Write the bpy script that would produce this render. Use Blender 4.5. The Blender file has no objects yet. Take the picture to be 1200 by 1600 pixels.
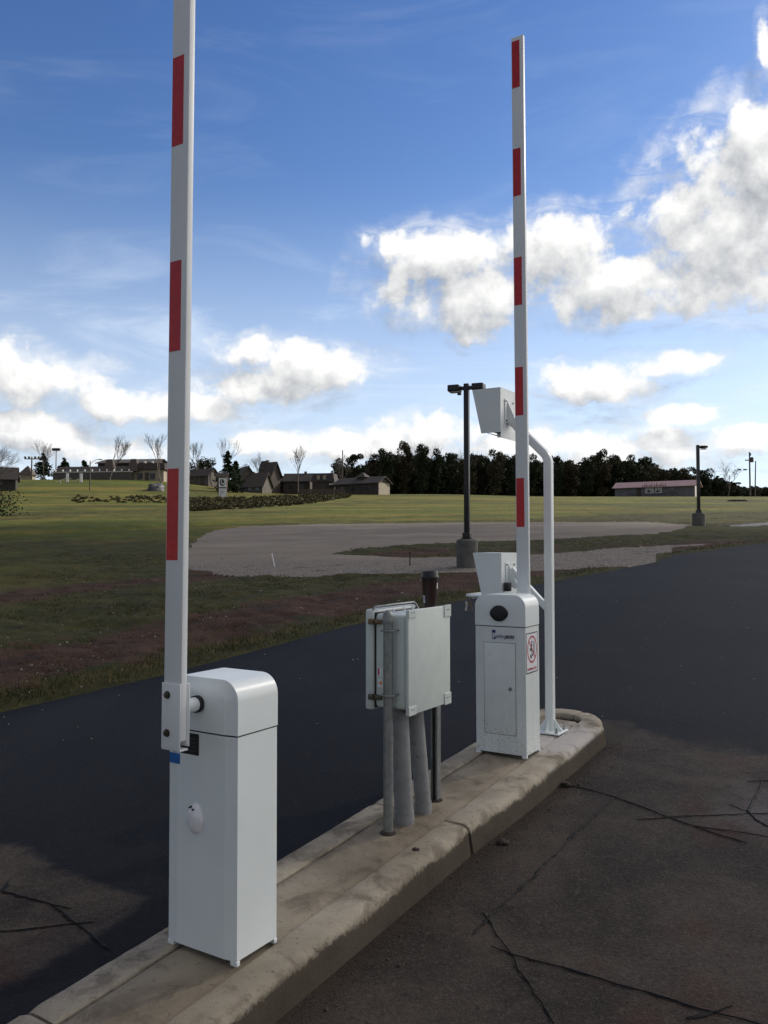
import bpy, bmesh, math, random
import numpy as np
from mathutils import Vector, Matrix, noise as mnoise
R = math.radians
random.seed(7); RNG = np.random.default_rng(7)
SC = bpy.context.scene
COL = SC.collection

# ------------------------------------------------------------------ camera
F_PX, EYE, PITCH = 1310.0, 1.83, math.atan(50 / 1310.0)
cam_d = bpy.data.cameras.new('camera'); cam = bpy.data.objects.new('camera', cam_d); COL.objects.link(cam)
cam_d.sensor_fit = 'HORIZONTAL'; cam_d.sensor_width = 36.0; cam_d.lens = 36.0 * F_PX / 1200.0
cam_d.clip_start = 0.05; cam_d.clip_end = 5000
cam.location = (0, 0, EYE); cam.rotation_euler = (math.pi / 2 + PITCH, 0, 0)
SC.camera = cam

# ------------------------------------------------------------------ light and exposure
SUN_EL, SUN_AZ = R(30), R(55)          # azimuth measured from +Y towards +X
SUN_DIR = Vector((math.sin(SUN_AZ) * math.cos(SUN_EL), math.cos(SUN_AZ) * math.cos(SUN_EL), math.sin(SUN_EL)))
sd = bpy.data.lights.new('sun', 'SUN'); so = bpy.data.objects.new('sun', sd); COL.objects.link(so)
sd.energy = 3.8; sd.angle = R(0.6); sd.color = (1.0, 0.93, 0.82)
so.rotation_euler = SUN_DIR.to_track_quat('Z', 'Y').to_euler(); so.location = (30, 20, 40)
SC.view_settings.view_transform = 'Standard'; SC.view_settings.look = 'None'
SC.view_settings.exposure = 0.18; SC.view_settings.gamma = 1.0
SKY_STRENGTH = 0.115
SC.cycles.max_bounces = 6; SC.cycles.diffuse_bounces = 3; SC.cycles.glossy_bounces = 3
CLOUD_LIT, CLOUD_DARK = (.92, .915, .90), (0.27, 0.30, 0.345)

def px_dir(u, v):
    """azimuth and elevation in degrees of a photo pixel (1200 x 1600)"""
    x = (u - 600) / F_PX; y = (800 - v) / F_PX
    c, s = math.cos(PITCH), math.sin(PITCH)
    d = Vector((x, c - y * s, s + y * c)).normalized()
    return math.degrees(math.atan2(d.x, d.y)), math.degrees(math.asin(d.z))

class NT:
    def __init__(self, tree): self.t = tree
    def n(self, typ, **kw):
        nd = self.t.nodes.new(typ)
        for k, v in kw.items():
            if k.startswith('i_'):
                key = k[2:]; key = int(key) if key.isdigit() else key.replace('_', ' ')
                if isinstance(v, bpy.types.NodeSocket): self.t.links.new(v, nd.inputs[key])
                else: nd.inputs[key].default_value = v
            else: setattr(nd, k, v)
        return nd
    def math(self, op, a, b=None, c=None, clamp=False):
        nd = self.t.nodes.new('ShaderNodeMath'); nd.operation = op; nd.use_clamp = clamp
        for i, v in enumerate((a, b, c)):
            if v is None: continue
            if isinstance(v, bpy.types.NodeSocket): self.t.links.new(v, nd.inputs[i])
            else: nd.inputs[i].default_value = v
        return nd.outputs[0]
    def vmath(self, op, a, b=None, out=0):
        nd = self.t.nodes.new('ShaderNodeVectorMath'); nd.operation = op
        for i, v in enumerate((a, b)):
            if v is None: continue
            if isinstance(v, bpy.types.NodeSocket): self.t.links.new(v, nd.inputs[i])
            else: nd.inputs[i].default_value = v
        return nd.outputs[out]
    def noise(self, vec, scale, detail=4, rough=0.55, dist=0.0):
        nd = self.n('ShaderNodeTexNoise'); nd.inputs['Scale'].default_value = scale
        nd.inputs['Detail'].default_value = detail; nd.inputs['Roughness'].default_value = rough
        nd.inputs['Distortion'].default_value = dist
        if vec is not None: self.t.links.new(vec, nd.inputs['Vector'])
        return nd.outputs['Fac']
    def smooth(self, v, a, b, lo=0.0, hi=1.0):
        nd = self.n('ShaderNodeMapRange', interpolation_type='SMOOTHSTEP')
        self.t.links.new(v, nd.inputs[0])
        for i, q in zip((1, 2, 3, 4), (a, b, lo, hi)): nd.inputs[i].default_value = q
        return nd.outputs[0]
    def mix(self, f, a, b, blend='MIX'):
        nd = self.n('ShaderNodeMix', data_type='RGBA', blend_type=blend)
        for s, v in ((nd.inputs[0], f), (nd.inputs[6], a), (nd.inputs[7], b)):
            if isinstance(v, bpy.types.NodeSocket): self.t.links.new(v, s)
            else: s.default_value = (*v, 1) if isinstance(v, tuple) and len(v) == 3 else v
        return nd.outputs[2]

world = bpy.data.worlds.new('World'); SC.world = world; world.use_nodes = True
wt = world.node_tree; wt.nodes.clear()
# clouds: (photo pixel centre, half width, half height, weight); real directions on the sky
CLOUDS = [(1158, 345, 135, 112, 1), (1200, 250, 82, 84, 1), (1078, 322, 56, 38, .92), (1178, 432, 105, 50, .9),
          (690, 402, 112, 42, 1), (622, 392, 52, 26, .9), (862, 396, 88, 50, 1), (725, 464, 130, 44, .9), (955, 450, 122, 46, .98), (1045, 474, 70, 26, .75), (745, 505, 60, 26, .7),
          (478, 576, 108, 36, 1), (392, 552, 44, 24, .95), (410, 608, 96, 24, .85), (318, 634, 62, 20, .8),
          (45, 592, 112, 36, .95), (-15, 565, 70, 36, .9), (205, 637, 82, 26, .95),
          (50, 678, 100, 30, .95), (150, 704, 120, 20, .75),
          (560, 694, 170, 24, 1), (450, 694, 84, 22, .95), (690, 672, 90, 30, 1), (850, 696, 190, 26, .85), (1030, 702, 200, 28, .85),
          (932, 600, 96, 32, 1), (1045, 568, 80, 15, .75), (1065, 650, 64, 14, .7), (1195, 675, 60, 10, .8), (1200, 90, 14, 34, .6)]
grp = bpy.data.node_groups.new('cloud_density', 'ShaderNodeTree')
grp.interface.new_socket('AE', in_out='INPUT', socket_type='NodeSocketVector')
grp.interface.new_socket('D', in_out='OUTPUT', socket_type='NodeSocketFloat')
g = NT(grp); gi = grp.nodes.new('NodeGroupInput'); go = grp.nodes.new('NodeGroupOutput'); ae = gi.outputs[0]
wob = g.n('ShaderNodeTexNoise'); wob.inputs['Scale'].default_value = .45; wob.inputs['Detail'].default_value = 3
grp.links.new(ae, wob.inputs['Vector'])
wv = g.vmath('MULTIPLY', g.vmath('SUBTRACT', wob.outputs['Color'], (.5, .5, .5)), (2.6, 1.8, 0))
pos = g.vmath('ADD', ae, wv)
cur = None
for (u, v, ru, rv, w) in CLOUDS:
    a0, e0 = px_dir(u, v); k = math.degrees(1 / F_PX)
    q = g.vmath('MULTIPLY', g.vmath('SUBTRACT', pos, (a0, e0, 0)), (1 / (ru * k * 1.12), 1 / (rv * k * 1.18), 0))
    ln = g.vmath('DOT_PRODUCT', q, q, out=1)
    val = g.math('MULTIPLY_ADD', ln, -w, w)
    cur = val if cur is None else g.math('SMOOTH_MAX', cur, val, .25)
# generic clouds away from the photographed part of the sky
sep = g.n('ShaderNodeSeparateXYZ'); grp.links.new(ae, sep.inputs[0])
away = g.smooth(g.math('ABSOLUTE', sep.outputs[0]), 28, 36)
gen = g.math('SUBTRACT', g.math('MULTIPLY', g.noise(g.vmath('MULTIPLY', ae, (1, 2, 1)), .05, 3), 4.2), 1.75)
gen = g.math('MULTIPLY_ADD', g.math('SUBTRACT', 1.0, away), -6.0, gen)
cur = g.math('MAXIMUM', cur, gen)
n1 = g.noise(ae, .46, 8, .60, .15)
n2 = g.noise(ae, .22, 3, .5)
d_ = g.math('ADD', cur, g.math('MULTIPLY_ADD', n1, 2.5, -1.13))
d_ = g.math('ADD', d_, g.math('MULTIPLY_ADD', n2, .8, -.4))
grp.links.new(d_, go.inputs[0])
W = NT(wt)
tc = W.n('ShaderNodeTexCoord'); dirv = tc.outputs['Generated']
sx = W.n('ShaderNodeSeparateXYZ'); wt.links.new(dirv, sx.inputs[0])
az = W.math('MULTIPLY', W.math('ARCTAN2', sx.outputs[0], sx.outputs[1]), 180 / math.pi)
el = W.math('MULTIPLY', W.math('ARCSINE', sx.outputs[2]), 180 / math.pi)
cmb = W.n('ShaderNodeCombineXYZ'); wt.links.new(az, cmb.inputs[0]); wt.links.new(el, cmb.inputs[1]); AE = cmb.outputs[0]
def dens(vec):
    nd = wt.nodes.new('ShaderNodeGroup'); nd.node_tree = grp; wt.links.new(vec, nd.inputs[0]); return nd.outputs[0]
D0 = dens(AE); D1 = dens(W.vmath('ADD', AE, (.7, 1.6, 0)))
sky = W.n('ShaderNodeTexSky', sky_type='NISHITA', sun_disc=False, sun_elevation=SUN_EL, sun_rotation=SUN_AZ,
          altitude=0, air_density=1.0, dust_density=.6, ozone_density=2.2)
skyc = W.mix(1.0, sky.outputs[0], (SKY_STRENGTH,) * 3, 'MULTIPLY')
skyc = W.mix(W.smooth(el, 8, 40), W.mix(1.0, skyc, (.74, .87, 1.06), 'MULTIPLY'), W.mix(1.0, skyc, (.44, .64, .96), 'MULTIPLY'))
# thin high cirrus and horizon veil
cir = W.noise(W.vmath('MULTIPLY', AE, (.05, .22, 1)), 1.0, 6, .6, 1.2)
elv = W.smooth(el, 24, 8)
cirf = W.math('MULTIPLY', W.smooth(cir, .48, .78), W.math('MULTIPLY_ADD', elv, .38, .07))
veil = W.smooth(el, 25, 2, 0.0, .60)
skyc = W.mix(W.math('ADD', cirf, veil, clamp=True), skyc, (.80, .88, .98))
shade = W.math('MULTIPLY_ADD', W.math('SUBTRACT', D0, D1), .60, .66)
thick = W.smooth(D0, .55, 1.5)
shade = W.math('MULTIPLY_ADD', thick, -.14, shade, clamp=True)
ccol = W.mix(shade, CLOUD_DARK, CLOUD_LIT)
hz = W.smooth(el, 9, 2); ccol = W.mix(W.math('MULTIPLY', hz, .35), ccol, (.80, .84, .90))
cover = W.smooth(D0, .04, .80)
halo = W.math('MULTIPLY', W.smooth(D0, -1.0, .35), W.smooth(W.noise(W.vmath('MULTIPLY', AE, (.22, .55, 1)), 1.0, 6, .62, .8), .40, .72, .08, .62))
cover = W.math('MAXIMUM', cover, halo)
# clouds near the sun (out of frame) glow; those behind the camera are duller
sdot = W.vmath('DOT_PRODUCT', dirv, tuple(SUN_DIR), out=1)
glow = W.math('ADD', W.smooth(sdot, .55, .98, 0.0, 1.7), W.smooth(sdot, -.5, .6, .22, .95))
ccol = W.mix(W.smooth(W.math('ABSOLUTE', az), 27, 40), ccol, W.mix(1.0, W.mix(1.0, ccol, (1.10, 1.0, .88), 'MULTIPLY'), glow, 'MULTIPLY'))
final = W.mix(cover, skyc, ccol)
bg = W.n('ShaderNodeBackground'); bg.inputs['Strength'].default_value = 1.0
wt.links.new(final, bg.inputs['Color'])
wo = W.n('ShaderNodeOutputWorld'); wt.links.new(bg.outputs[0], wo.inputs[0])

# ------------------------------------------------------------------ material helpers
def mat(name, col, rough=.6, metal=0.0, var=.12, scale=6.0, bump=0.0, bscale=60.0, spec=.5, detail=4, col2=None, thr=(.45, .62), coord='Object'):
    m = bpy.data.materials.new(name); m.use_nodes = True
    t = m.node_tree; N = NT(t); b = t.nodes['Principled BSDF']
    tc = N.n('ShaderNodeTexCoord'); P = tc.outputs[coord] if coord != 'World' else N.n('ShaderNodeNewGeometry').outputs['Position']
    nz = N.noise(P, scale, detail, .6)
    dark = tuple(c * (1 - var) for c in col); lite = tuple(min(1, c * (1 + var)) for c in col)
    c = N.mix(N.smooth(nz, .3, .7), dark, lite)
    if col2 is not None: c = N.mix(N.smooth(N.noise(P, scale * 2.3, 6, .65, .4), *thr), c, col2)
    t.links.new(c, b.inputs['Base Color'])
    b.inputs['Roughness'].default_value = rough; b.inputs['Metallic'].default_value = metal
    b.inputs['Specular IOR Level'].default_value = spec
    if bump:
        bn = N.n('ShaderNodeBump'); bn.inputs['Strength'].default_value = bump; bn.inputs['Distance'].default_value = .01
        t.links.new(N.noise(P, bscale, 5, .6), bn.inputs['Height']); t.links.new(bn.outputs[0], b.inputs['Normal'])
    return m

M = {}
M['white'] = mat('white powder coat', (.76, .81, .80), .32, var=.03, scale=3, bump=.05, bscale=260)
M['white_dirty'] = mat('white powder coat splashed', (.72, .77, .755), .36, var=.05, scale=4, bump=.05, bscale=260, col2=(.42, .40, .36), thr=(.66, .80))
def add_specks(m, zmax, col, k=1.0):
    t = m.node_tree; N = NT(t); b = t.nodes['Principled BSDF']; src = b.inputs['Base Color'].links[0].from_socket
    P = N.n('ShaderNodeTexCoord').outputs['Object']; sp_ = N.n('ShaderNodeSeparateXYZ'); t.links.new(P, sp_.inputs[0])
    low = N.smooth(sp_.outputs[2], zmax, .02, .0, 1.0); f = N.noise(P, 95, 3, .7); st_ = N.noise(N.vmath('MULTIPLY', P, (30, 30, 3)), 1.0, 4, .6)
    sf = N.math('MULTIPLY', N.smooth(N.math('MULTIPLY_ADD', low, .10, f), .69, .73), k)
    c = N.mix(sf, src, col); c = N.mix(N.math('MULTIPLY', N.smooth(N.noise(N.vmath('MULTIPLY', P, (26, 26, 11)), 1.0, 5, .7, 1.0), .62, .72), .28), c, (.34, .33, .30)); c = N.mix(N.math('MULTIPLY', N.math('MULTIPLY', low, N.smooth(st_, .45, .7)), .30), c, (.50, .47, .41)); t.links.new(c, b.inputs['Base Color'])
add_specks(M['white_dirty'], .45, (.16, .14, .12), .85);
M['arm_white'] = mat('white arm paint', (.765, .79, .795), .35, var=.03, scale=3)
M['red_tape'] = mat('red reflective tape', (.52, .012, .018), .35, var=.12, scale=40)
M['black'] = mat('black plastic', (.012, .012, .013), .4, var=.2, scale=12)
M['rubber'] = mat('black rubber', (.008, .009, .011), .55, var=.2, scale=12)
M['blue'] = mat('blue sticker', (.02, .13, .42), .4, var=.15, scale=30)
M['navy'] = mat('navy sticker', (.012, .02, .12), .4, var=.05)
M['ink'] = mat('black ink', (.015, .015, .02), .5, var=.05)
M['redink'] = mat('red ink', (.42, .015, .03), .5, var=.05)
M['sticker'] = mat('white sticker', (.74, .75, .78), .4, var=.02)
M['galv'] = mat('galvanised steel', (.235, .245, .24), .5, .6, var=.16, scale=30, bump=.06, bscale=90)
M['zinc'] = mat('zinc bolt', (.12, .115, .085), .45, .8, var=.25, scale=60)
M['pvc'] = mat('grey conduit plastic', (.225, .228, .228), .5, var=.12, scale=14, bump=.04, bscale=120, col2=(.10, .09, .075), thr=(.58, .74))
M['encl'] = mat('pale grey fibreglass', (.57, .63, .60), .42, var=.05, scale=8, bump=.06, bscale=200, col2=(.44, .45, .42), thr=(.66, .8))
add_specks(M['encl'], .9, (.22, .21, .19), .5)
M['clear'] = mat('milky plastic', (.80, .79, .82), .12, var=.06, scale=50)
M['cup'] = mat('dark brown cup paper', (.030, .011, .008), .38, var=.2, scale=20)
M['lampblk'] = mat('dark bronze paint', (.013, .012, .013), .4, var=.15, scale=8)
M['conc_base'] = mat('lamp base concrete', (.115, .112, .10), .9, var=.2, scale=5, bump=.4, bscale=40)
M['glass'] = mat('dark window glass', (.02, .025, .03), .1, var=.1)
M['lens'] = mat('lamp lens', (.5, .5, .48), .3, var=.05)
M['wood'] = mat('weathered wood pole', (.10, .085, .07), .85, var=.25, scale=6)
M['orange'] = mat('orange warning ink', (.72, .26, .03), .5, var=.05)
M['brass'] = mat('brass latch', (.20, .14, .09), .45, .7, var=.2, scale=60)
M['lightbrown'] = mat('bare twig bark', (.12, .10, .085), .9, var=.25, scale=3)
M['bark'] = mat('dark bark', (.035, .03, .025), .9, var=.3, scale=3)

# ------------------------------------------------------------------ mesh helpers
class MB:
    def __init__(self): self.v = []; self.f = []
    def add(self, vs, fs):
        o = len(self.v); self.v += [tuple(x) for x in vs]; self.f += [tuple(i + o for i in f) for f in fs]; return self
    def box(self, x0, x1, y0, y1, z0, z1, bev=0.0):
        if bev <= 0:
            vs = [(x, y, z) for z in (z0, z1) for (x, y) in ((x0, y0), (x1, y0), (x1, y1), (x0, y1))]
            return self.add(vs, [(3, 2, 1, 0), (4, 5, 6, 7), (0, 1, 5, 4), (1, 2, 6, 5), (2, 3, 7, 6), (3, 0, 4, 7)])
        bm = bmesh.new(); bmesh.ops.create_cube(bm, size=1)
        for vv in bm.verts:
            vv.co = Vector((x0 + (vv.co.x + .5) * (x1 - x0), y0 + (vv.co.y + .5) * (y1 - y0), z0 + (vv.co.z + .5) * (z1 - z0)))
        bmesh.ops.bevel(bm, geom=list(bm.edges), offset=bev, segments=3, affect='EDGES', profile=.5)
        return self.bm(bm)
    def bm(self, bm, mtx=None):
        bm.verts.index_update()
        vs = [(mtx @ v.co) if mtx else v.co.copy() for v in bm.verts]; fs = [[v.index for v in f.verts] for f in bm.faces]
        bm.free(); return self.add(vs, fs)
    def tube(self, pts, rad, seg=10, cap=True):
        pts = [Vector(p) for p in pts]; n = len(pts)
        rad = rad if isinstance(rad, (list, tuple)) else [rad] * n
        rings = []; up = None
        for i, p in enumerate(pts):
            t = (pts[min(i + 1, n - 1)] - pts[max(i - 1, 0)]).normalized()
            if up is None:
                a = Vector((0, 0, 1)) if abs(t.z) < .9 else Vector((1, 0, 0)); up = t.cross(a).normalized()
            else: up = (up - t * up.dot(t)).normalized()
            w = t.cross(up)
            rings.append([p + (up * math.cos(2 * math.pi * k / seg) + w * math.sin(2 * math.pi * k / seg)) * rad[i] for k in range(seg)])
        vs = [q for r in rings for q in r]
        fs = [(i * seg + k, i * seg + (k + 1) % seg, (i + 1) * seg + (k + 1) % seg, (i + 1) * seg + k) for i in range(n - 1) for k in range(seg)]
        if cap: fs += [tuple(range(seg - 1, -1, -1)), tuple((n - 1) * seg + k for k in range(seg))]
        return self.add(vs, fs)
    def loft(self, rings, cap0=True, cap1=True):
        m = len(rings[0]); vs = [q for r in rings for q in r]
        fs = [(i * m + k, i * m + (k + 1) % m, (i + 1) * m + (k + 1) % m, (i + 1) * m + k) for i in range(len(rings) - 1) for k in range(m)]
        if cap0: fs.append(tuple(range(m - 1, -1, -1)))
        if cap1: fs.append(tuple((len(rings) - 1) * m + k for k in range(m)))
        return self.add(vs, fs)
    def lathe(self, prof, seg=28, cx=0, cy=0, axis='z'):
        rings = []
        for (r, z) in prof:
            ring = []
            for k in range(seg):
                a = 2 * math.pi * k / seg
                if axis == 'z': ring.append((cx + r * math.cos(a), cy + r * math.sin(a), z))
                else: ring.append((z, cx + r * math.cos(a), cy + r * math.sin(a)))
            rings.append(ring)
        return self.loft(rings)
    def quad(self, a, b, c, d): return self.add([a, b, c, d], [(0, 1, 2, 3)])
    def build(self, name, m, parent=None, smooth=False, angle=35):
        me = bpy.data.meshes.new(name); me.from_pydata(self.v, [], self.f); me.materials.append(m)
        bm = bmesh.new(); bm.from_mesh(me); bmesh.ops.recalc_face_normals(bm, faces=bm.faces); bm.to_mesh(me); bm.free()
        if smooth:
            me.polygons.foreach_set('use_smooth', [True] * len(me.polygons)); me.set_sharp_from_angle(angle=R(angle))
        o = bpy.data.objects.new(name, me); COL.objects.link(o)
        if parent is not None: o.parent = parent
        return o
def fast_mesh(name, V, Fq, m, parent=None, attrs=None, smooth=False):
    """numpy mesh: V (n,3), Fq (k,4) or (k,3)"""
    me = bpy.data.meshes.new(name); k, c = Fq.shape
    me.vertices.add(len(V)); me.vertices.foreach_set('co', V.astype(np.float32).ravel())
    me.loops.add(k * c); me.loops.foreach_set('vertex_index', Fq.astype(np.int32).ravel())
    me.polygons.add(k); me.polygons.foreach_set('loop_start', np.arange(0, k * c, c, dtype=np.int32))
    me.polygons.foreach_set('loop_total', np.full(k, c, dtype=np.int32))
    if smooth: me.polygons.foreach_set('use_smooth', np.ones(k, dtype=bool))
    me.update(calc_edges=True)
    for nm, arr in (attrs or {}).items():
        a = me.attributes.new(nm, 'FLOAT', 'POINT'); a.data.foreach_set('value', arr.astype(np.float32))
    me.materials.append(m); me.validate()
    o = bpy.data.objects.new(name, me); COL.objects.link(o)
    if parent is not None: o.parent = parent
    return o
def tag(o, label=None, cat=None, group=None, kind=None):
    for k, v in (('label', label), ('category', cat), ('group', group), ('kind', kind)):
        if v: o[k] = v
    return o
def empty(name, loc, rz=0.0):
    o = bpy.data.objects.new(name, None); COL.objects.link(o); o.location = loc; o.rotation_euler = (0, 0, rz); o.empty_display_size = .3; return o
def thing(name, loc, rz, label, cat, group=None): return tag(empty(name, loc, rz), label, cat, group)
def copy_tree(o, parent=None):
    c = o.copy(); COL.objects.link(c); c.parent = parent
    for ch in o.children: copy_tree(ch, c)
    return c
def text_mesh(body, size, m, name, parent, mtx, bold=0.0, extrude=.0006, space=1.0, xs=1.0):
    cu = bpy.data.curves.new(name, 'FONT'); cu.body = body; cu.size = size; cu.extrude = extrude; cu.offset = bold
    cu.space_character = space; cu.align_x = 'LEFT'; cu.resolution_u = 3
    tmp = bpy.data.objects.new(name, cu); COL.objects.link(tmp)
    me = bpy.data.meshes.new_from_object(tmp.evaluated_get(bpy.context.evaluated_depsgraph_get()))
    bpy.data.objects.remove(tmp); bpy.data.curves.remove(cu)
    me.transform(mtx @ Matrix.Diagonal((xs, 1, 1, 1))); me.materials.clear(); me.materials.append(m); me.name = name
    o = bpy.data.objects.new(name, me); COL.objects.link(o); o.parent = parent; return o

# ------------------------------------------------------------------ terrain
def sstep(a, b, x):
    t = np.clip((x - a) / (b - a), 0, 1); return t * t * (3 - 2 * t)
_ys = np.linspace(-60, 700, 3041)
_zp = np.interp(_ys, [-60, 32, 45, 70, 100, 130, 150, 170, 200, 700], [-3.9, 2.08, 2.95, 4.65, 7.0, 9.4, 10.75, 11.6, 11.8, 11.9])
_k = np.exp(-.5 * (np.arange(-60, 61) / 22.0) ** 2); _k /= _k.sum()
_zs = np.convolve(np.pad(_zp, 60, mode='edge'), _k, mode='valid')
_zs = np.where(_ys < 22, .065 * _ys, _zs)
def H(x, y):
    x = np.asarray(x, float); y = np.asarray(y, float)
    z = np.interp(y, _ys, _zs) + .02 * np.clip(x, -45, 45) * (1 - sstep(34, 85, y))
    z = z + 2.6 * sstep(95, 150, y) * sstep(-14, -46, x) - .45 * sstep(110, 150, y) * sstep(8, 30, x)
    return z
def Hs(x, y): return float(H(x, y))
def ray(u, v):
    x = (u - 600) / F_PX; yy = (800 - v) / F_PX; c, s = math.cos(PITCH), math.sin(PITCH)
    r = np.array([x, c - yy * s, s + yy * c]); return r / r[1]
def ground_at(u, v):
    r = ray(u, v); t = np.linspace(1.2, 400, 60000)
    h = EYE + r[2] * t - H(r[0] * t, t); i = int(np.argmax(h < 0)); return (r[0] * t[i], t[i])
def at(u, Y):
    """a place on the ground, Y metres out, in the direction of photo column u"""
    X = (u - 600) / F_PX * Y; return Vector((X, Y, Hs(X, Y)))
def vnoise(x, y, s, seed=0):
    x = np.asarray(x) * s + seed * 17.3; y = np.asarray(y) * s + seed * 9.1
    xi = np.floor(x).astype(np.int64); yi = np.floor(y).astype(np.int64); fx = x - xi; fy = y - yi
    def h(a, b):
        n = (a * 374761393 + b * 668265263 + seed * 1442695041) & 0x7fffffff
        n = ((n ^ (n >> 13)) * 1274126177) & 0x7fffffff; return ((n ^ (n >> 16)) & 0xffff) / 65535.0
    fx = fx * fx * (3 - 2 * fx); fy = fy * fy * (3 - 2 * fy)
    return (h(xi, yi) * (1 - fx) + h(xi + 1, yi) * fx) * (1 - fy) + (h(xi, yi + 1) * (1 - fx) + h(xi + 1, yi + 1) * fx) * fy
def fbm(x, y, s, o=4, seed=0):
    a, t, w = 0, 0, 1.0
    for i in range(o): a = a + w * vnoise(x, y, s * 2 ** i, seed + i); t += w; w *= .5
    return a / t
# left edge of the road
EX = np.array([-55, -16.4, -3.24, -2.19, -.35, 1.48, 3.32, 6.22, 7.25, 11.53, 22, 60]); EY = np.array([-60, -10, 7.14, 8.5, 11.49, 13.89, 16.16, 19.42, 21.2, 25.2, 29.5, 40])
def xl(y): return np.interp(y, EY, EX)
def roadq(x, y): return (xl(y) - x) * .78           # metres outside the road edge (negative = on the road)
def inpoly(x, y, poly):
    ins = np.zeros(np.shape(x), bool); n = len(poly)
    for i in range(n):
        x0, y0 = poly[i]; x1, y1 = poly[(i + 1) % n]
        if y0 == y1: continue
        c = (y0 > y) != (y1 > y); xx = (x1 - x0) * (y - y0) / (y1 - y0) + x0; ins ^= c & (x < xx)
    return ins
def wpoly(pts): return [ground_at(u, v) for u, v in pts]
LOT = wpoly([(276, 886), (283, 866), (300, 848), (332, 830), (380, 823), (504, 819.5), (720, 817), (1008, 816), (1083, 822), (1029, 835), (859, 844), (752, 848), (640, 853), (568, 857), (512, 868),
             (640, 872), (760, 871), (859, 867), (987, 856), (1080, 851), (1110, 850.5), (1080, 855), (1038, 866), (1022, 885), (870, 893), (760, 897), (640, 898), (504, 902), (400, 903), (298, 896)])
FAR_ROAD = wpoly([(1135, 823.5), (1165, 819.5), (1200, 817.5), (1330, 813), (1330, 818), (1200, 822.5), (1165, 824)])

yr = [1.4]
while yr[-1] < 215: yr.append(yr[-1] * 1.0078)
yr = np.array(yr); cr = np.linspace(-.82, .82, 520)
Y2, C2 = np.meshgrid(yr, cr, indexing='ij'); X2 = C2 * Y2
Z2 = H(X2, Y2); q2 = roadq(X2, Y2)
gn = (fbm(X2, Y2, 1.1, 4, 3) - .5) * .16 + (fbm(X2, Y2, 4.5, 3, 8) - .5) * .07
gn *= sstep(0.0, .8, q2) * (1 - sstep(60, 120, Y2) * .5)
wx, wy = (fbm(X2, Y2, .8, 3, 21) - .5) * 1.2, (fbm(X2, Y2, .8, 3, 31) - .5) * 1.6
lot_m = inpoly(X2 + wx * .5, Y2 + wy * .5, LOT); far_m = inpoly(X2, Y2, FAR_ROAD)
gn = np.where(lot_m | far_m, (fbm(X2, Y2, 6, 2, 5) - .5) * .02, gn)
ditch = -.35 * np.exp(-((Y2 - (44 + (X2 + 14) * 1.1)) / 1.6) ** 2) * sstep(-6.5, -11, X2) * sstep(-24, -17, X2)
Zg = Z2 + gn + ditch - .2 * sstep(.05, .35, -q2) + .03 * sstep(-.1, .1, q2)
soil = np.clip(1.0 * np.exp(-((q2 - 1.5) / .95) ** 2) + .75 * np.exp(-((q2 - 7.2) / 1.2) ** 2) * sstep(4, 1, X2) + .5 * np.exp(-((q2 - 4.2) / 1.6) ** 2) * sstep(-3, 2, X2), 0, 1) * (1 - sstep(24, 30, Y2))
dry = np.clip(.55 * fbm(X2, Y2, .06, 3, 12) + .5 * sstep(20, 60, Y2) - .15, 0, 1)  # far grass painted brighter as if sunlit, plus random dry patches
idx = np.arange(X2.size).reshape(X2.shape)
quads = np.stack([idx[:-1, :-1], idx[:-1, 1:], idx[1:, 1:], idx[1:, :-1]], -1)
fl = lot_m[:-1, :-1] & lot_m[1:, 1:] | (lot_m[:-1, 1:] & lot_m[1:, :-1]); ff = far_m[:-1, :-1] & ~fl
onroad = (q2[:-1, :-1] < -.6) & (q2[1:, 1:] < -.6)
Vg = np.stack([X2, Y2, Zg], -1).reshape(-1, 3)
def submesh(name, mask, m, kind='structure', attrs=None):
    Fq = quads[mask]; used = np.unique(Fq); mp = np.full(len(Vg), -1); mp[used] = np.arange(len(used))
    o = fast_mesh(name, Vg[used], mp[Fq], m, None, {k: a.ravel()[used] for k, a in (attrs or {}).items()}, True)
    o['kind'] = kind; return o

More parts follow.
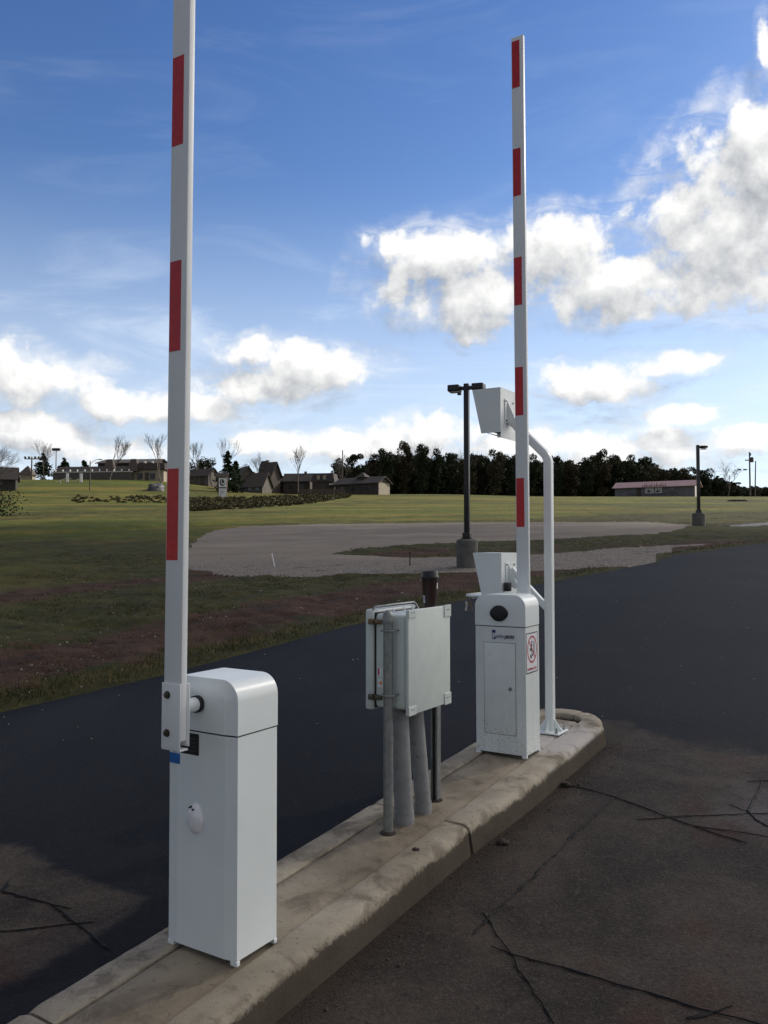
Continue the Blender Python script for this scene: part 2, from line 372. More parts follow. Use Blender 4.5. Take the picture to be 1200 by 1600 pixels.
def ground_material():
    m = bpy.data.materials.new('field grass and soil'); m.use_nodes = True; t = m.node_tree; N = NT(t); b = t.nodes['Principled BSDF']
    P = N.n('ShaderNodeNewGeometry').outputs['Position']
    at_s = N.n('ShaderNodeAttribute', attribute_name='soil').outputs['Fac']; at_d = N.n('ShaderNodeAttribute', attribute_name='dry').outputs['Fac']
    fine = N.noise(P, 14, 6, .7); mid = N.noise(P, 1.7, 5, .6); big = N.noise(P, .17, 4, .6); vf = N.noise(N.vmath('MULTIPLY', P, (1, 1, .3)), 60, 4, .7)
    strip = N.noise(N.vmath('MULTIPLY', P, (.03, .22, 0)), 1.0, 5, .6, .6)
    grass = N.mix(N.smooth(mid, .35, .7), (.038, .043, .013), (.086, .080, .025))
    grass = N.mix(N.smooth(fine, .45, .75), grass, (.085, .072, .034))
    sunlit_dryc = N.mix(N.smooth(strip, .42, .62), (.112, .142, .022), (.240, .198, .042))  # sunlit grass tones put into the colour
    grass = N.mix(N.math('MULTIPLY', N.smooth(N.math('ADD', at_d, N.math('MULTIPLY', N.math('SUBTRACT', big, .5), .9)), .25, .75), .9), grass, sunlit_dryc)
    brown = N.smooth(N.noise(N.vmath('MULTIPLY', P, (.05, .12, 0)), 1.0, 6, .65, .8), .56, .7)
    grass = N.mix(N.math('MULTIPLY', brown, .55), grass, (.105, .078, .036))
    so_ = N.mix(N.smooth(mid, .3, .7), (.048, .026, .018), (.098, .056, .037))
    so_ = N.mix(N.smooth(fine, .5, .8), so_, (.12, .085, .065))
    so_ = N.mix(N.smooth(vf, .66, .74), so_, (.30, .27, .24))
    f = N.math('ADD', at_s, N.math('ADD', N.math('MULTIPLY_ADD', mid, 1.7, -.85), N.math('MULTIPLY_ADD', fine, .9, -.45)))
    c = N.mix(N.smooth(f, .40, .58), grass, so_)
    c = N.mix(N.math('MULTIPLY', N.smooth(vf, .35, .75), .55), N.mix(1.0, c, (.62, .62, .62), 'MULTIPLY'), N.mix(1.0, c, (1.35, 1.35, 1.3), 'MULTIPLY'))
    t.links.new(c, b.inputs['Base Color']); b.inputs['Roughness'].default_value = .95; b.inputs['Specular IOR Level'].default_value = .15
    bn = N.n('ShaderNodeBump'); bn.inputs['Strength'].default_value = .8; bn.inputs['Distance'].default_value = .05
    t.links.new(N.math('ADD', fine, N.math('MULTIPLY', vf, .5)), bn.inputs['Height']); t.links.new(bn.outputs[0], b.inputs['Normal'])
    return m
def gravel_material():
    m = bpy.data.materials.new('compacted gravel'); m.use_nodes = True; t = m.node_tree; N = NT(t); b = t.nodes['Principled BSDF']
    P = N.n('ShaderNodeNewGeometry').outputs['Position']; near = N.n('ShaderNodeAttribute', attribute_name='loose').outputs['Fac']
    fine = N.noise(P, 24, 6, .75); mid = N.noise(P, .5, 5, .6); tr = N.noise(N.vmath('MULTIPLY', P, (.06, .5, 0)), 1.0, 4, .6, .5)
    c = N.mix(N.smooth(mid, .3, .7), (.165, .142, .115), (.225, .195, .158))
    c = N.mix(N.math('MULTIPLY', N.smooth(tr, .4, .65), .5), c, (.125, .106, .084))
    lo = N.mix(N.smooth(fine, .42, .62), (.055, .045, .038), (.30, .27, .24))
    c = N.mix(N.math('MULTIPLY', near, .85), c, lo)
    c = N.mix(N.math('MULTIPLY', N.smooth(N.noise(P, 2.2, 5, .6), .55, .68), N.math('MULTIPLY', near, .8)), c, (.05, .038, .026))
    c = N.mix(N.math('MULTIPLY', N.smooth(fine, .4, .7), .35), c, (.26, .24, .215))
    t.links.new(c, b.inputs['Base Color']); b.inputs['Roughness'].default_value = .95; b.inputs['Specular IOR Level'].default_value = .15
    bn = N.n('ShaderNodeBump'); bn.inputs['Strength'].default_value = .6; bn.inputs['Distance'].default_value = .03
    t.links.new(fine, bn.inputs['Height']); t.links.new(bn.outputs[0], b.inputs['Normal']); return m
ground = submesh('ground', ~fl & ~ff & ~onroad, ground_material(), 'structure', {'soil': soil, 'dry': dry})
LOOSE_Y = np.interp(C2 * F_PX + 600, [230, 300, 520, 640, 860, 1030], [21.5, 21.3, 21.2, 20.9, 22.0, 25])
loose = sstep(1.0, -.8, Y2 - LOOSE_Y)
lot = submesh('gravel_lot', fl, gravel_material(), 'structure', {'loose': loose})
asph_far = mat('far asphalt', (.06, .06, .063), .8, var=.15, scale=1, coord='World')
frd = submesh('far_road', ff, asph_far)
# the land beyond the detailed field, as a coarse ring
xs = np.concatenate([np.linspace(-420, -180, 9), np.linspace(-160, 160, 33), np.linspace(180, 420, 9)]); ysr = np.concatenate([np.linspace(-150, 200, 36), np.linspace(215, 620, 28)])
XX, YY = np.meshgrid(xs, ysr, indexing='ij'); ZZ = H(XX, YY) - .5; ii = np.arange(XX.size).reshape(XX.shape)
rq = np.stack([ii[:-1, :-1], ii[1:, :-1], ii[1:, 1:], ii[:-1, 1:]], -1).reshape(-1, 4)
land = fast_mesh('land', np.stack([XX, YY, ZZ], -1).reshape(-1, 3), rq, mat('meadow', (.10, .10, .035), .95, var=.3, scale=.2, coord='World'), None, None, True); land['kind'] = 'structure'

# ------------------------------------------------------------------ road
def asphalt_material():
    m = bpy.data.materials.new('asphalt'); m.use_nodes = True; t = m.node_tree; N = NT(t); b = t.nodes['Principled BSDF']
    P = N.n('ShaderNodeNewGeometry').outputs['Position']; old = N.n('ShaderNodeAttribute', attribute_name='old').outputs['Fac']
    salt = N.n('ShaderNodeAttribute', attribute_name='salt').outputs['Fac']; kerbd = N.n('ShaderNodeAttribute', attribute_name='kerbdirt').outputs['Fac']
    fine = N.noise(P, 150, 6, .85); ag = N.n('ShaderNodeTexVoronoi'); ag.inputs['Scale'].default_value = 95; t.links.new(P, ag.inputs['Vector'])
    sp = N.noise(P, 48, 5, .8); mid = N.noise(P, 2.1, 6, .62, .3); tyre = N.noise(N.vmath('ADD', N.vmath('MULTIPLY', P, (.9, -.55, 0)), N.vmath('MULTIPLY', P, (.06, .10, 0))), 1.0, 3, .5); big = N.noise(P, .45, 5, .6, .4); red = N.noise(P, 1.15, 5, .6, .5)
    new = N.mix(N.smooth(big, .35, .7), (.0075, .0084, .0110), (.0125, .0138, .0170))
    new = N.mix(N.math('MULTIPLY', N.smooth(fine, .5, .78), .5), new, (.040, .042, .047))
    oldc = N.mix(N.smooth(mid, .32, .68), (.023, .0185, .016), (.062, .050, .040))
    oldc = N.mix(N.math('MULTIPLY', N.smooth(fine, .50, .66), .75), oldc, (.115, .100, .088))
    oldc = N.mix(N.math('MULTIPLY', N.smooth(ag.outputs['Distance'], .42, .1), .28), oldc, (.010, .009, .009))
    oldc = N.mix(N.math('MULTIPLY', N.smooth(red, .54, .70), .65), oldc, (.062, .030, .024))
    oldc = N.mix(N.math('MULTIPLY', N.smooth(big, .50, .72), .5), oldc, (.085, .068, .056))
    f = N.smooth(N.math('ADD', old, N.math('MULTIPLY_ADD', mid, 1.3, -.65)), .38, .72)
    new = N.mix(N.math('MULTIPLY', N.smooth(sp, .50, .72), .55), new, (.036, .037, .041)); new = N.mix(N.math('MULTIPLY', N.smooth(tyre, .5, .72), .35), new, (.026, .027, .030))
    oldc = N.mix(N.math('MULTIPLY', N.smooth(sp, .52, .66), .55), oldc, (.105, .088, .074)); oldc = N.mix(N.math('MULTIPLY', N.smooth(sp, .46, .34), .6), oldc, (.010, .009, .008))
    c = N.mix(f, new, oldc)
    c = N.mix(N.math('MULTIPLY', N.smooth(N.math('ADD', kerbd, N.math('MULTIPLY_ADD', mid, .9, -.45)), .35, .75), .55), c, (.032, .024, .018))
    sf = N.math('MULTIPLY', N.smooth(N.math('ADD', salt, N.math('MULTIPLY_ADD', mid, .9, -.45)), .35, .9), N.smooth(fine, .35, .7))
    c = N.mix(N.math('MULTIPLY', sf, .7), c, (.20, .20, .215))
    t.links.new(c, b.inputs['Base Color']); b.inputs['Specular IOR Level'].default_value = .08
    t.links.new(N.math('MULTIPLY_ADD', fine, .25, .62), b.inputs['Roughness'])
    bn = N.n('ShaderNodeBump'); bn.inputs['Strength'].default_value = .7; bn.inputs['Distance'].default_value = .004
    t.links.new(N.math('ADD', fine, N.math('MULTIPLY', ag.outputs['Distance'], .8)), bn.inputs['Height']); t.links.new(bn.outputs[0], b.inputs['Normal'])
    return m
DV = np.array([.535, .845]); DV /= np.linalg.norm(DV); NV = np.array([DV[1], -DV[0]]); OO = np.array([-.51, 2.95])
ANG = math.atan2(DV[1], DV[0])
def SP(s, p): q = OO + s * DV + p * NV; return float(q[0]), float(q[1])
def P3(s, p, h=0.0): x, y = SP(s, p); return Vector((x, y, .02 * x + .065 * y + h))
ROAD_H = .012
ry = np.concatenate([np.linspace(-45, 0, 60), np.linspace(.12, 9, 110), np.linspace(9.15, 29.4, 120)])
tt = np.concatenate([np.linspace(0, .32, 130), np.linspace(.325, 1, 50)])
RY, TT = np.meshgrid(ry, tt, indexing='ij')
XL = xl(RY) + (fbm(RY, RY * 0, 2.2, 3, 40) - .5) * .22; RX = XL + (46 - XL) * TT
RZ = .02 * RX + .065 * RY + ROAD_H
S_ = (RX - OO[0]) * DV[0] + (RY - OO[1]) * DV[1]; Pp = (RX - OO[0]) * NV[0] + (RY - OO[1]) * NV[1]
old = np.where(Pp > -.2, sstep(4.9, 3.4, S_ + .12 * Pp), sstep(.55, .25, S_ + .04 * Pp) * sstep(-.55, -.15, S_ - .10 * Pp) * sstep(-.70, -1.05, Pp) * 1.0)
salt = .9 * np.exp(-((S_ - 3.0) / .9) ** 2 - ((Pp - 1.7) / .8) ** 2)
kd = np.exp(-np.clip(Pp - .12, 0, 9) / .16) * (Pp > 0) * (S_ < 4.2)
ri = np.arange(RX.size).reshape(RX.shape)
road = fast_mesh('road', np.stack([RX, RY, RZ], -1).reshape(-1, 3), np.stack([ri[:-1, :-1], ri[:-1, 1:], ri[1:, 1:], ri[1:, :-1]], -1).reshape(-1, 4), asphalt_material(), None,
                 {'old': old.ravel(), 'salt': salt.ravel(), 'kerbdirt': kd.ravel()}); road['kind'] = 'structure'
# black crack sealer bands on the old asphalt
seal = mat('glossy crack sealer', (.006, .006, .007), .65, var=.3, scale=30, bump=.2, bscale=70, col2=(.035, .03, .028), thr=(.64, .78), coord='World', spec=.15)
seal2 = mat('flaking crack sealer with painted glints', (.005, .005, .006), .7, var=.3, scale=30, bump=.4, bscale=60, col2=(.26, .26, .25), thr=(.66, .70), coord='World', spec=.15)  # pale flecks paint white glints onto the flaking sealer
def crack(pts, w, m=seal, jit=.007, label=None):
    w = w * .50; jit = .007
    wp = [ground_at(u, v) for u, v in pts]; dense = []
    for (x0, y0), (x1, y1) in zip(wp[:-1], wp[1:]):
        L = math.hypot(x1 - x0, y1 - y0); n = max(2, int(L / .025))
        for i in range(n): dense.append((x0 + (x1 - x0) * i / n, y0 + (y1 - y0) * i / n))
    dense.append(wp[-1]); mb = MB(); vs = []; n = len(dense)
    for i, (x, y) in enumerate(dense):
        x0, y0 = dense[max(i - 1, 0)]; x1, y1 = dense[min(i + 1, n - 1)]; L = math.hypot(x1 - x0, y1 - y0) or 1
        nx, ny = -(y1 - y0) / L, (x1 - x0) / L
        o = (mnoise.noise((x * 3.1, y * 3.1, 3)) * 1.5 + mnoise.noise((x * 12, y * 12, 3)) * 1.3 + mnoise.noise((x * 41, y * 41, 5)) * .7) * jit
        ww = w * (.30 + .95 * random.random() ** 1.3 + .5 * max(0, mnoise.noise((x * 6, y * 6, 9)))) * (min(1, i / 3 + .25)) * (min(1, (n - 1 - i) / 3 + .25))
        for sgn, zz in ((-1, .004), (0, .0075), (1, .004)):
            xx, yy = x + nx * (o + sgn * ww), y + ny * (o + sgn * ww); vs.append((xx, yy, .02 * xx + .065 * yy + ROAD_H + zz))
    fs = []
    for i in range(n - 1):
        for k in (0, 1): fs.append((i * 3 + k, i * 3 + k + 1, i * 3 + k + 4, i * 3 + k + 3))
    mb.add(vs, fs); return mb.build('crack_sealer', m, road)
crack([(876, 1232), (912, 1236), (966, 1252), (1040, 1280), (1110, 1305), (1166, 1323)], .014)
crack([(967, 1243), (930, 1278), (890, 1316), (850, 1358), (802, 1407), (768, 1437), (737, 1467)], .016, seal2, .02)
crack([(757, 1432), (775, 1462), (800, 1500), (830, 1550), (870, 1615)], .011)
crack([(768, 1486), (800, 1498), (870, 1516), (950, 1540), (1040, 1567), (1110, 1588), (1200, 1612)], .012)
crack([(1070, 1600), (1110, 1590), (1145, 1580)], .015)
crack([(994, 1286), (1060, 1281), (1130, 1278), (1200, 1276), (1260, 1275)], .010)
crack([(1085, 1296), (1140, 1303), (1200, 1313), (1260, 1320)], .009)
crack([(1195, 1218), (1180, 1248), (1168, 1272), (1180, 1285), (1215, 1305)], .017, seal2, .02)
crack([(1168, 1226), (1200, 1224), (1240, 1222)], .008)
crack([(1140, 1262), (1168, 1274)], .007)
crack([(14, 1380), (2, 1398), (40, 1409), (85, 1420), (110, 1428)], .016)
crack([(82, 1420), (118, 1448), (150, 1473), (172, 1492)], .016)
crack([(-20, 1464), (40, 1459), (100, 1451), (148, 1447)], .012)

# ------------------------------------------------------------------ concrete island
def concrete_material(name, slab):
    m = bpy.data.materials.new(name); m.use_nodes = True; t = m.node_tree; N = NT(t); b = t.nodes['Principled BSDF']
    P = N.n('ShaderNodeNewGeometry').outputs['Position']
    fine = N.noise(P, 130, 5, .75); mid = N.noise(P, 7, 6, .65, .4); big = N.noise(P, 1.9, 5, .6, .6)
    base = ((.185, .156, .114), (.315, .272, .204)) if slab else ((.255, .222, .168), (.405, .358, .278))
    c = N.mix(N.smooth(big, .32, .68), *base)
    c = N.mix(N.math('MULTIPLY', N.smooth(mid, .46, .68), .65), c, (.085, .068, .050))
    c = N.mix(N.math('MULTIPLY', N.smooth(fine, .52, .75), .45), c, (.34, .31, .265))
    pit = N.noise(P, 46, 4, .7)
    c = N.mix(N.math('MULTIPLY', N.smooth(pit, .60, .70), .6), c, (.060, .048, .037))
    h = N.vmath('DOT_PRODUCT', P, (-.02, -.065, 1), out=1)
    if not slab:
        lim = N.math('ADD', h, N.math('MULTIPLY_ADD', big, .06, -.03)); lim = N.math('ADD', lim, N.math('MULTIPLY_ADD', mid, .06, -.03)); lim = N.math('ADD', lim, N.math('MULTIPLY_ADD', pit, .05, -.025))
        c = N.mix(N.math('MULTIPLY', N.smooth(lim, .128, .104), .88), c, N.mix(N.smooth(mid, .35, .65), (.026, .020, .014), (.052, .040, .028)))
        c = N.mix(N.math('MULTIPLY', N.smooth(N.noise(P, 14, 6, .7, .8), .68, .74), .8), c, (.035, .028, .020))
    # de-icing salt and cement dust round the pedestal foot
    x0, y0 = SP(3.15, .02); dd = N.vmath('LENGTH', N.vmath('MULTIPLY', N.vmath('SUBTRACT', P, (x0, y0, 0)), (1, 1, 0)), out=1)
    sf = N.smooth(N.math('ADD', dd, N.math('MULTIPLY_ADD', mid, 1.1, -.55)), .52, .12)
    if not slab: sf = N.math('MULTIPLY', sf, N.smooth(h, .10, .13))
    c = N.mix(N.math('MULTIPLY', sf, .75), c, (.50, .47, .45))
    t.links.new(c, b.inputs['Base Color']); b.inputs['Roughness'].default_value = .9; b.inputs['Specular IOR Level'].default_value = .2
    bn = N.n('ShaderNodeBump'); bn.inputs['Strength'].default_value = .55; bn.inputs['Distance'].default_value = .006
    t.links.new(N.math('ADD', fine, N.math('MULTIPLY', pit, .8)), bn.inputs['Height']); t.links.new(bn.outputs[0], b.inputs['Normal']); return m
M['kerb'] = concrete_material('kerb concrete', False); M['slab'] = concrete_material('island slab concrete', True)
isl = empty('kerb_island', P3(1.7, -.19)); isl['kind'] = 'structure'
ISL0 = Vector(isl.location)
P0, S_END = -.19, 3.62
def outline(t_, r):
    """t<0: left side by s (t = s - S_END); 0..1: nose; >1: right side"""
    if t_ < 0: return S_END + t_, P0 - r
    if t_ <= 1:
        a = math.pi * t_; return S_END + r * math.sin(a) * 1.0, P0 - r * math.cos(a)
    s = S_END - (t_ - 1); return s, P0 + r + .03 * float(sstep(1.5, 2.4, s)) * (1 if r > .2 else .0)
prof = [(.152, .02), (.152, .140), (.158, .147), (.170, .150), (.225, .151), (.262, .150), (.283, .145), (.297, .134), (.304, .118), (.309, .08), (.318, .02), (.322, -.04)]
def kerb_seg(t0, t1):
    ts = [t0]
    while ts[-1] < t1 - 1e-6: ts.append(min(t1, ts[-1] + (.045 if (ts[-1] < 0 or ts[-1] >= 1) else .03)))
    mb = MB(); rings = []
    for t_ in ts:
        ring = []
        for (r, h) in prof:
            if t_ in (t0, t1) and r > .16 and h > 0: rr, hh = r - .006, h - .004
            else: rr, hh = r, h
            s, p = outline(t_, rr); v = P3(s, p, hh)
            if h > .05:
                k = mnoise.noise(v * 4.0) * .0012 + mnoise.noise(v * 30.0) * .0014
                if .1 < h < .149 and r > .26: k -= max(0, mnoise.noise(v * 16 + Vector((5, 1, 2))) - .3) * .014
                v = v + Vector((0, 0, k)); s2, p2 = outline(t_, rr + k); w = P3(s2, p2, 0); v.x, v.y = w.x, w.y
            ring.append(v - ISL0)
        ring.append(P3(*outline(t_, .25), -.06) - ISL0); rings.append(ring)
    mb.loft(rings); return mb.build('kerb', M['kerb'], isl, True, 40)
G = .006
kerb_seg(-6.6, -4.1 - G); kerb_seg(-4.1 + G, -2.02 - G); kerb_seg(-2.02 + G, .62 - G * 2); kerb_seg(.62 + G, 3.05 - G); kerb_seg(3.05 + G, 5.3); kerb_seg(5.3 + 2 * G, 7.6)
mb = MB(); rows = []
ss = [(-3.0 + .05 * i) for i in range(133)]
for s in ss:
    e = .147 if s <= S_END else math.sqrt(max(1e-4, .147 ** 2 - (s - S_END) ** 2))
    if s > S_END + .145: break
    rows.append([P3(s, P0 + e * k / 6, .146 + mnoise.noise(P3(s, P0 + e * k / 6) * 6) * .0035 - (.012 if abs(k) == 6 else 0)) - ISL0 for k in range(-6, 7)])
nr = len(rows); mb.add([v for r in rows for v in r], [(i * 13 + k, i * 13 + k + 1, (i + 1) * 13 + k + 1, (i + 1) * 13 + k) for i in range(nr - 1) for k in range(12)])
mb.build('slab', M['slab'], isl, True)
def blob(name, m, loc, size, label, cat, n=3, seed=1, flat=.45, parent=None):
    bm = bmesh.new(); bmesh.ops.create_icosphere(bm, subdivisions=n, radius=size)
    for v in bm.verts:
        k = 1 + .5 * mnoise.noise(v.co * (1.7 / size) + Vector((seed, 0, 0))) + .25 * mnoise.noise(v.co * (5 / size) + Vector((seed, 3, 0))); v.co = v.co * k; v.co.z *= flat
    o = MB().bm(bm).build(name, m, parent, True, 180); o.location = loc
    if label: tag(o, label, cat)
    return o
M['dirt'] = mat('wet dirt', (.030, .022, .016), .9, var=.35, scale=40, bump=.8, bscale=60)
gx_, gy_ = ground_at(786, 1322); blob('dirt_clod', M['dirt'], (gx_, gy_, .02 * gx_ + .065 * gy_ + .018), .028, 'dark dirt clod on old asphalt below the kerb joint', 'dirt', seed=4)
blob('dirt_clod', M['dirt'], P3(1.2, .02, .152), .017, 'small dark muddy lump on top of the kerb near the conduits', 'dirt', seed=9, flat=.4)
gx_, gy_ = ground_at(884, 1232); blob('dirt_clod', M['dirt'], (gx_, gy_, .02 * gx_ + .065 * gy_ + .02), .03, 'dark dirt lump where the sealed crack meets the kerb', 'dirt', seed=14, flat=.55)
exec_later = []

# ------------------------------------------------------------------ barrier gates
def round_rect(y0, y1, z0, z1, r, seg=7):
    pts = [(y0, z0), (y0, z1 - r)]
    pts += [(y0 + r - r * math.cos(a), z1 - r + r * math.sin(a)) for a in [math.pi / 2 * i / seg for i in range(1, seg + 1)]]
    pts += [(y1 - r + r * math.sin(a), z1 - r + r * math.cos(a)) for a in [math.pi / 2 * i / seg for i in range(0, seg)]]
    pts += [(y1, z1 - r), (y1, z0)]
    return pts
def make_gate(label):
    root = thing('barrier_gate', (0, 0, 0), 0, label, 'barrier gate', 'barrier gates on the concrete island')
    hx, hy, c1, c2 = .118, .170, .052, .010
    def octa(z, k=0.0): return [(-hx - k, -hy + c1, z), (-hx + c2, -hy - k, z), (hx - c2, -hy - k, z), (hx + k, -hy + c1, z), (hx + k, hy - c1, z), (hx - c2, hy + k, z), (-hx + c2, hy + k, z), (-hx - k, hy - c1, z)]
    MB().loft([octa(.018), octa(.800)]).build('cabinet', M['white'], root)
    MB().loft([[(v[0] * .985, v[1] * .985, z) for v in octa(0)] for z in (.800, .806)]).build('seam', M['black'], root)
    outer = round_rect(-hy - .002, hy + .002, .806, 1.000, .075); inner = round_rect(-hy + c1, hy - c1, .806, .966, .05)
    X = [-hx - .002, -hx + c2 - .002, hx - c2 + .002, hx + .002]
    rings = [[(X[0], y, z) for y, z in inner], [(X[0] + .002, y * 1.01, z + (.003 if z > .81 else 0)) for y, z in inner], [(X[1], y, z) for y, z in outer], [(X[2], y, z) for y, z in outer], [(X[3], y, z) for y, z in inner]]
    cap = MB().loft(rings).build('cap', M['white'], root, True, 38)
    # rubber cover on the unused end of the shaft
    ring = [(.056 * math.cos(2 * math.pi * k / 40) * (1.0 + .10 * max(0, abs(math.cos(2 * math.pi * k / 40)) - .82) / .18), .050 * math.sin(2 * math.pi * k / 40)) for k in range(40)]
    MB().loft([[(hx + .001, y, .885 + z) for y, z in ring], [(hx + .010, y, .885 + z) for y, z in ring], [(hx + .016, y * .88, .885 + z * .88) for y, z in ring], [(hx + .019, y * .5, .885 + z * .5) for y, z in ring]]).build('shaft_cover', M['rubber'], cap, True, 50)
    # drive shaft and arm
    MB().lathe([(.026, -hx - .090), (.026, -hx - .012)], 24, .012, .905, 'x').build('drive_shaft', M['white'], root, True, 50)
    MB().lathe([(.031, -hx - .020), (.031, -hx - .003)], 24, .012, .905, 'x').build('shaft_seal', M['rubber'], root, True, 50)
    ax, ay, tw, th = -hx - .127, .012, .043, .014
    rr = [(-tw, -th), (tw, -th), (tw, th), (-tw, th)]
    arm = empty('arm', (0, 0, 0)); arm.parent = root
    MB().box(ax - th, ax + th, ay - tw, ay + tw, .80, 4.765, .003).build('boom', M['arm_white'], arm, True, 30)
    for k in range(5):
        z0 = 1.432 + .745 * k
        tp = MB(); tp.box(ax - th - .0009, ax - th + .0005, ay - tw + .026, ay + tw - .004, z0, z0 + .325)
        tp.box(ax + th - .0005, ax + th + .0009, ay - tw + .004, ay + tw - .026, z0, z0 + .325); tp.build('reflective_tape', M['red_tape'], arm)
    br = MB(); bt = .005
    br.box(ax - th - bt - .001, ax - th - .001, ay - tw - .001, ay + tw + .004, .772, 1.000, .002)
    br.box(ax + th + .001, ax + th + bt + .001, ay - tw - .001, ay + tw + .004, .785, 1.000, .002)
    br.box(ax + th + bt + .0015, ax + th + bt + .0075, ay - tw - .003, ay + tw + .002, .778, .998, .002)
    br.box(ax - th - bt + .001, ax + th + bt + .002, ay - tw - .002, ay + tw + .005, .765, .772, .002)
    br.build('arm_bracket', M['arm_white'], arm, True, 30)
    for z in (.825, .958):
        hb = MB(); yb = ay + .018
        hx6 = [(.0105 * math.cos(math.pi / 3 * i), .0105 * math.sin(math.pi / 3 * i)) for i in range(6)]
        xo = ax - th - bt - .001
        hb.lathe([(.014, xo - .002), (.014, xo + .001)], 18, yb, z, 'x'); hb.loft([[(xo - .009, yb + a, z + b) for a, b in hx6], [(xo - .002, yb + a, z + b) for a, b in hx6]])
        hb.lathe([(.005, xo - .013), (.005, xo - .009)], 10, yb, z, 'x'); hb.build('bolt', M['zinc'], arm)
    # service door with lock on the other end
    dm = MB(); dm.box(hx - .001, hx + .0025, -.106, .105, .135, .700, .001); door = dm.build('door', M['white'], root, True, 30)
    gp = MB()
    for (a, b, c, d) in ((-.1085, .1075, .700, .7025), (-.1085, .1075, .1325, .135), (-.1085, -.106, .135, .700), (.105, .1075, .135, .700)): gp.box(hx - .001, hx + .0006, a, b, c, d)
    gp.build('door_gap', M['black'], door)
    lk = MB(); lk.lathe([(.011, hx + .002), (.011, hx + .007), (.008, hx + .009)], 20, .072, .420, 'x'); lk.build('lock', M['galv'], door, True, 40)
    lp = MB(); lp.box(hx + .0025, hx + .0032, .045, .098, .440, .446); lp.build('lock_plate', M['sticker'], door)
    for sx in (-1, 1):
        for sy in (-1, 1):
            MB().box(sx * (hx - .016) - .009, sx * (hx - .016) + .009, sy * (hy - .014) - .016, sy * (hy - .014) + .016, .0, .017, .002).build('foot_tab', M['white'], root)
    return root
gate1 = make_gate('large white barrier gate in the foreground with blue sticker and arm bracket facing us')
gate2 = copy_tree(gate1)
gate1.location = P3(.155, -.209, .146); gate1.rotation_euler = (0, R(-.2), ANG)
arm1 = [c for c in gate1.children if c.name.startswith('arm')][0]; arm1.rotation_euler = (R(.50), 0, 0); arm1.location = (0, .9 * R(.50) - .011, 0)
gate2['label'] = 'smaller white barrier gate farther back with black round cover, service door and no-pedestrian sign'
gate2.location = P3(2.745, -.20, .146); gate2.rotation_euler = (R(.22), R(.1), ANG + math.pi)
for c in gate2.children:
    if c.name.split('.')[0] in ('cabinet', 'door'): c.material_slots[0].link = 'OBJECT'; c.material_slots[0].material = M['white_dirty']
# marks only on the near gate
hx = .118
nb = MB(); nb.box(-hx - .0012, -hx + .0002, .010, .150, .715, .793); npl = nb.build('data_plate', M['black'], gate1)
for i, (w, z) in enumerate(((.055, .772), (.04, .758), (.05, .744), (.035, .728))):
    MB().box(-hx - .0017, -hx - .0011, .022, .022 + w, z, z + .004).build('print_line', mat('grey print', (.05, .055, .06), .5, var=.1), npl)
MB().box(-hx - .001, -hx + .0002, .106, .160, .672, .710).build('blue_sticker', M['blue'], gate1)
bm = bmesh.new(); bmesh.ops.create_uvsphere(bm, u_segments=28, v_segments=20, radius=1)
for v in bm.verts:
    z = v.co.z; k = 1.0 if z < 0 else 1 - .22 * z
    n_ = 1 + .05 * mnoise.noise(v.co * 1.6)
    v.co = Vector((-hx + .002 + min(0, v.co.x) * .024 * n_, .024 + v.co.y * .040 * k * n_, .487 + z * .056 * n_))
lc = MB().bm(bm).build('lock_cover', M['clear'], gate1, True, 180)
for (yy, zz) in ((.036, .530), (.020, .524)):
    MB().lathe([(.0035, -hx - .022), (.0035, -hx + .001)], 10, yy, zz, 'x').build('screw', M['black'], lc)
# marks only on the far gate
def face_x(o, y, z): return Matrix(((0, 0, 1, o), (1, 0, 0, y), (0, 1, 0, z), (0, 0, 0, 1)))       # text on the +x face, reading left to right seen from +x
MB().box(hx - .0002, hx + .0012, -.052, .098, .722, .780).build('maker_label', M['sticker'], gate2)
MB().box(hx + .0010, hx + .0018, -.100 + .002 - .0, -.076, .0, .001) if False else None
lab = [c for c in gate2.children if c.name.startswith('maker_label')][0]
# seen from +x the reading direction is +y -> but the face is viewed with +y to the right
MB().box(hx + .0010, hx + .0018, -.050, -.026, .722, .780).build('logo_square', M['navy'], lab)
text_mesh('P', .048, M['sticker'], 'letter', lab, face_x(hx + .0024, -.047, .727), .0016)
text_mesh('arking', .034, M['navy'], 'lettering', lab, face_x(hx + .0016, -.023, .731), .0002, xs=.82)
text_mesh('BOXX', .027, M['ink'], 'lettering', lab, face_x(hx + .0016, .046, .731), .0016, xs=.72)
sg = MB().box(-.112, .112, .1598, .1612, .520, .775)
# sticker sits on the +y end, which faces the right lane once the gate is turned round
sg = MB(); sg.box(-.082, .100, .1595, .1612, .515, .765); sign = sg.build('warning_sign', M['sticker'], gate2); sign.location = (0, .010, 0)
fr = MB()
for (a, b, c, d) in ((-.082, .100, .759, .765), (-.082, .100, .515, .521), (-.082, -.078, .521, .759), (.096, .100, .521, .759)): fr.box(a, b, .1605, .1620, c, d)
fr.build('sign_border', M['ink'], sign)
cxs, czs = .009, .660; r0, r1 = .076, .066
rg = MB(); n = 48
vs = []
for rr_ in (r0, r1):
    for k in range(n): a = 2 * math.pi * k / n; vs.append((cxs + rr_ * math.cos(a), .1618, czs + rr_ * 1.12 * math.sin(a)))
rg.add(vs, [(k, (k + 1) % n, n + (k + 1) % n, n + k) for k in range(n)])
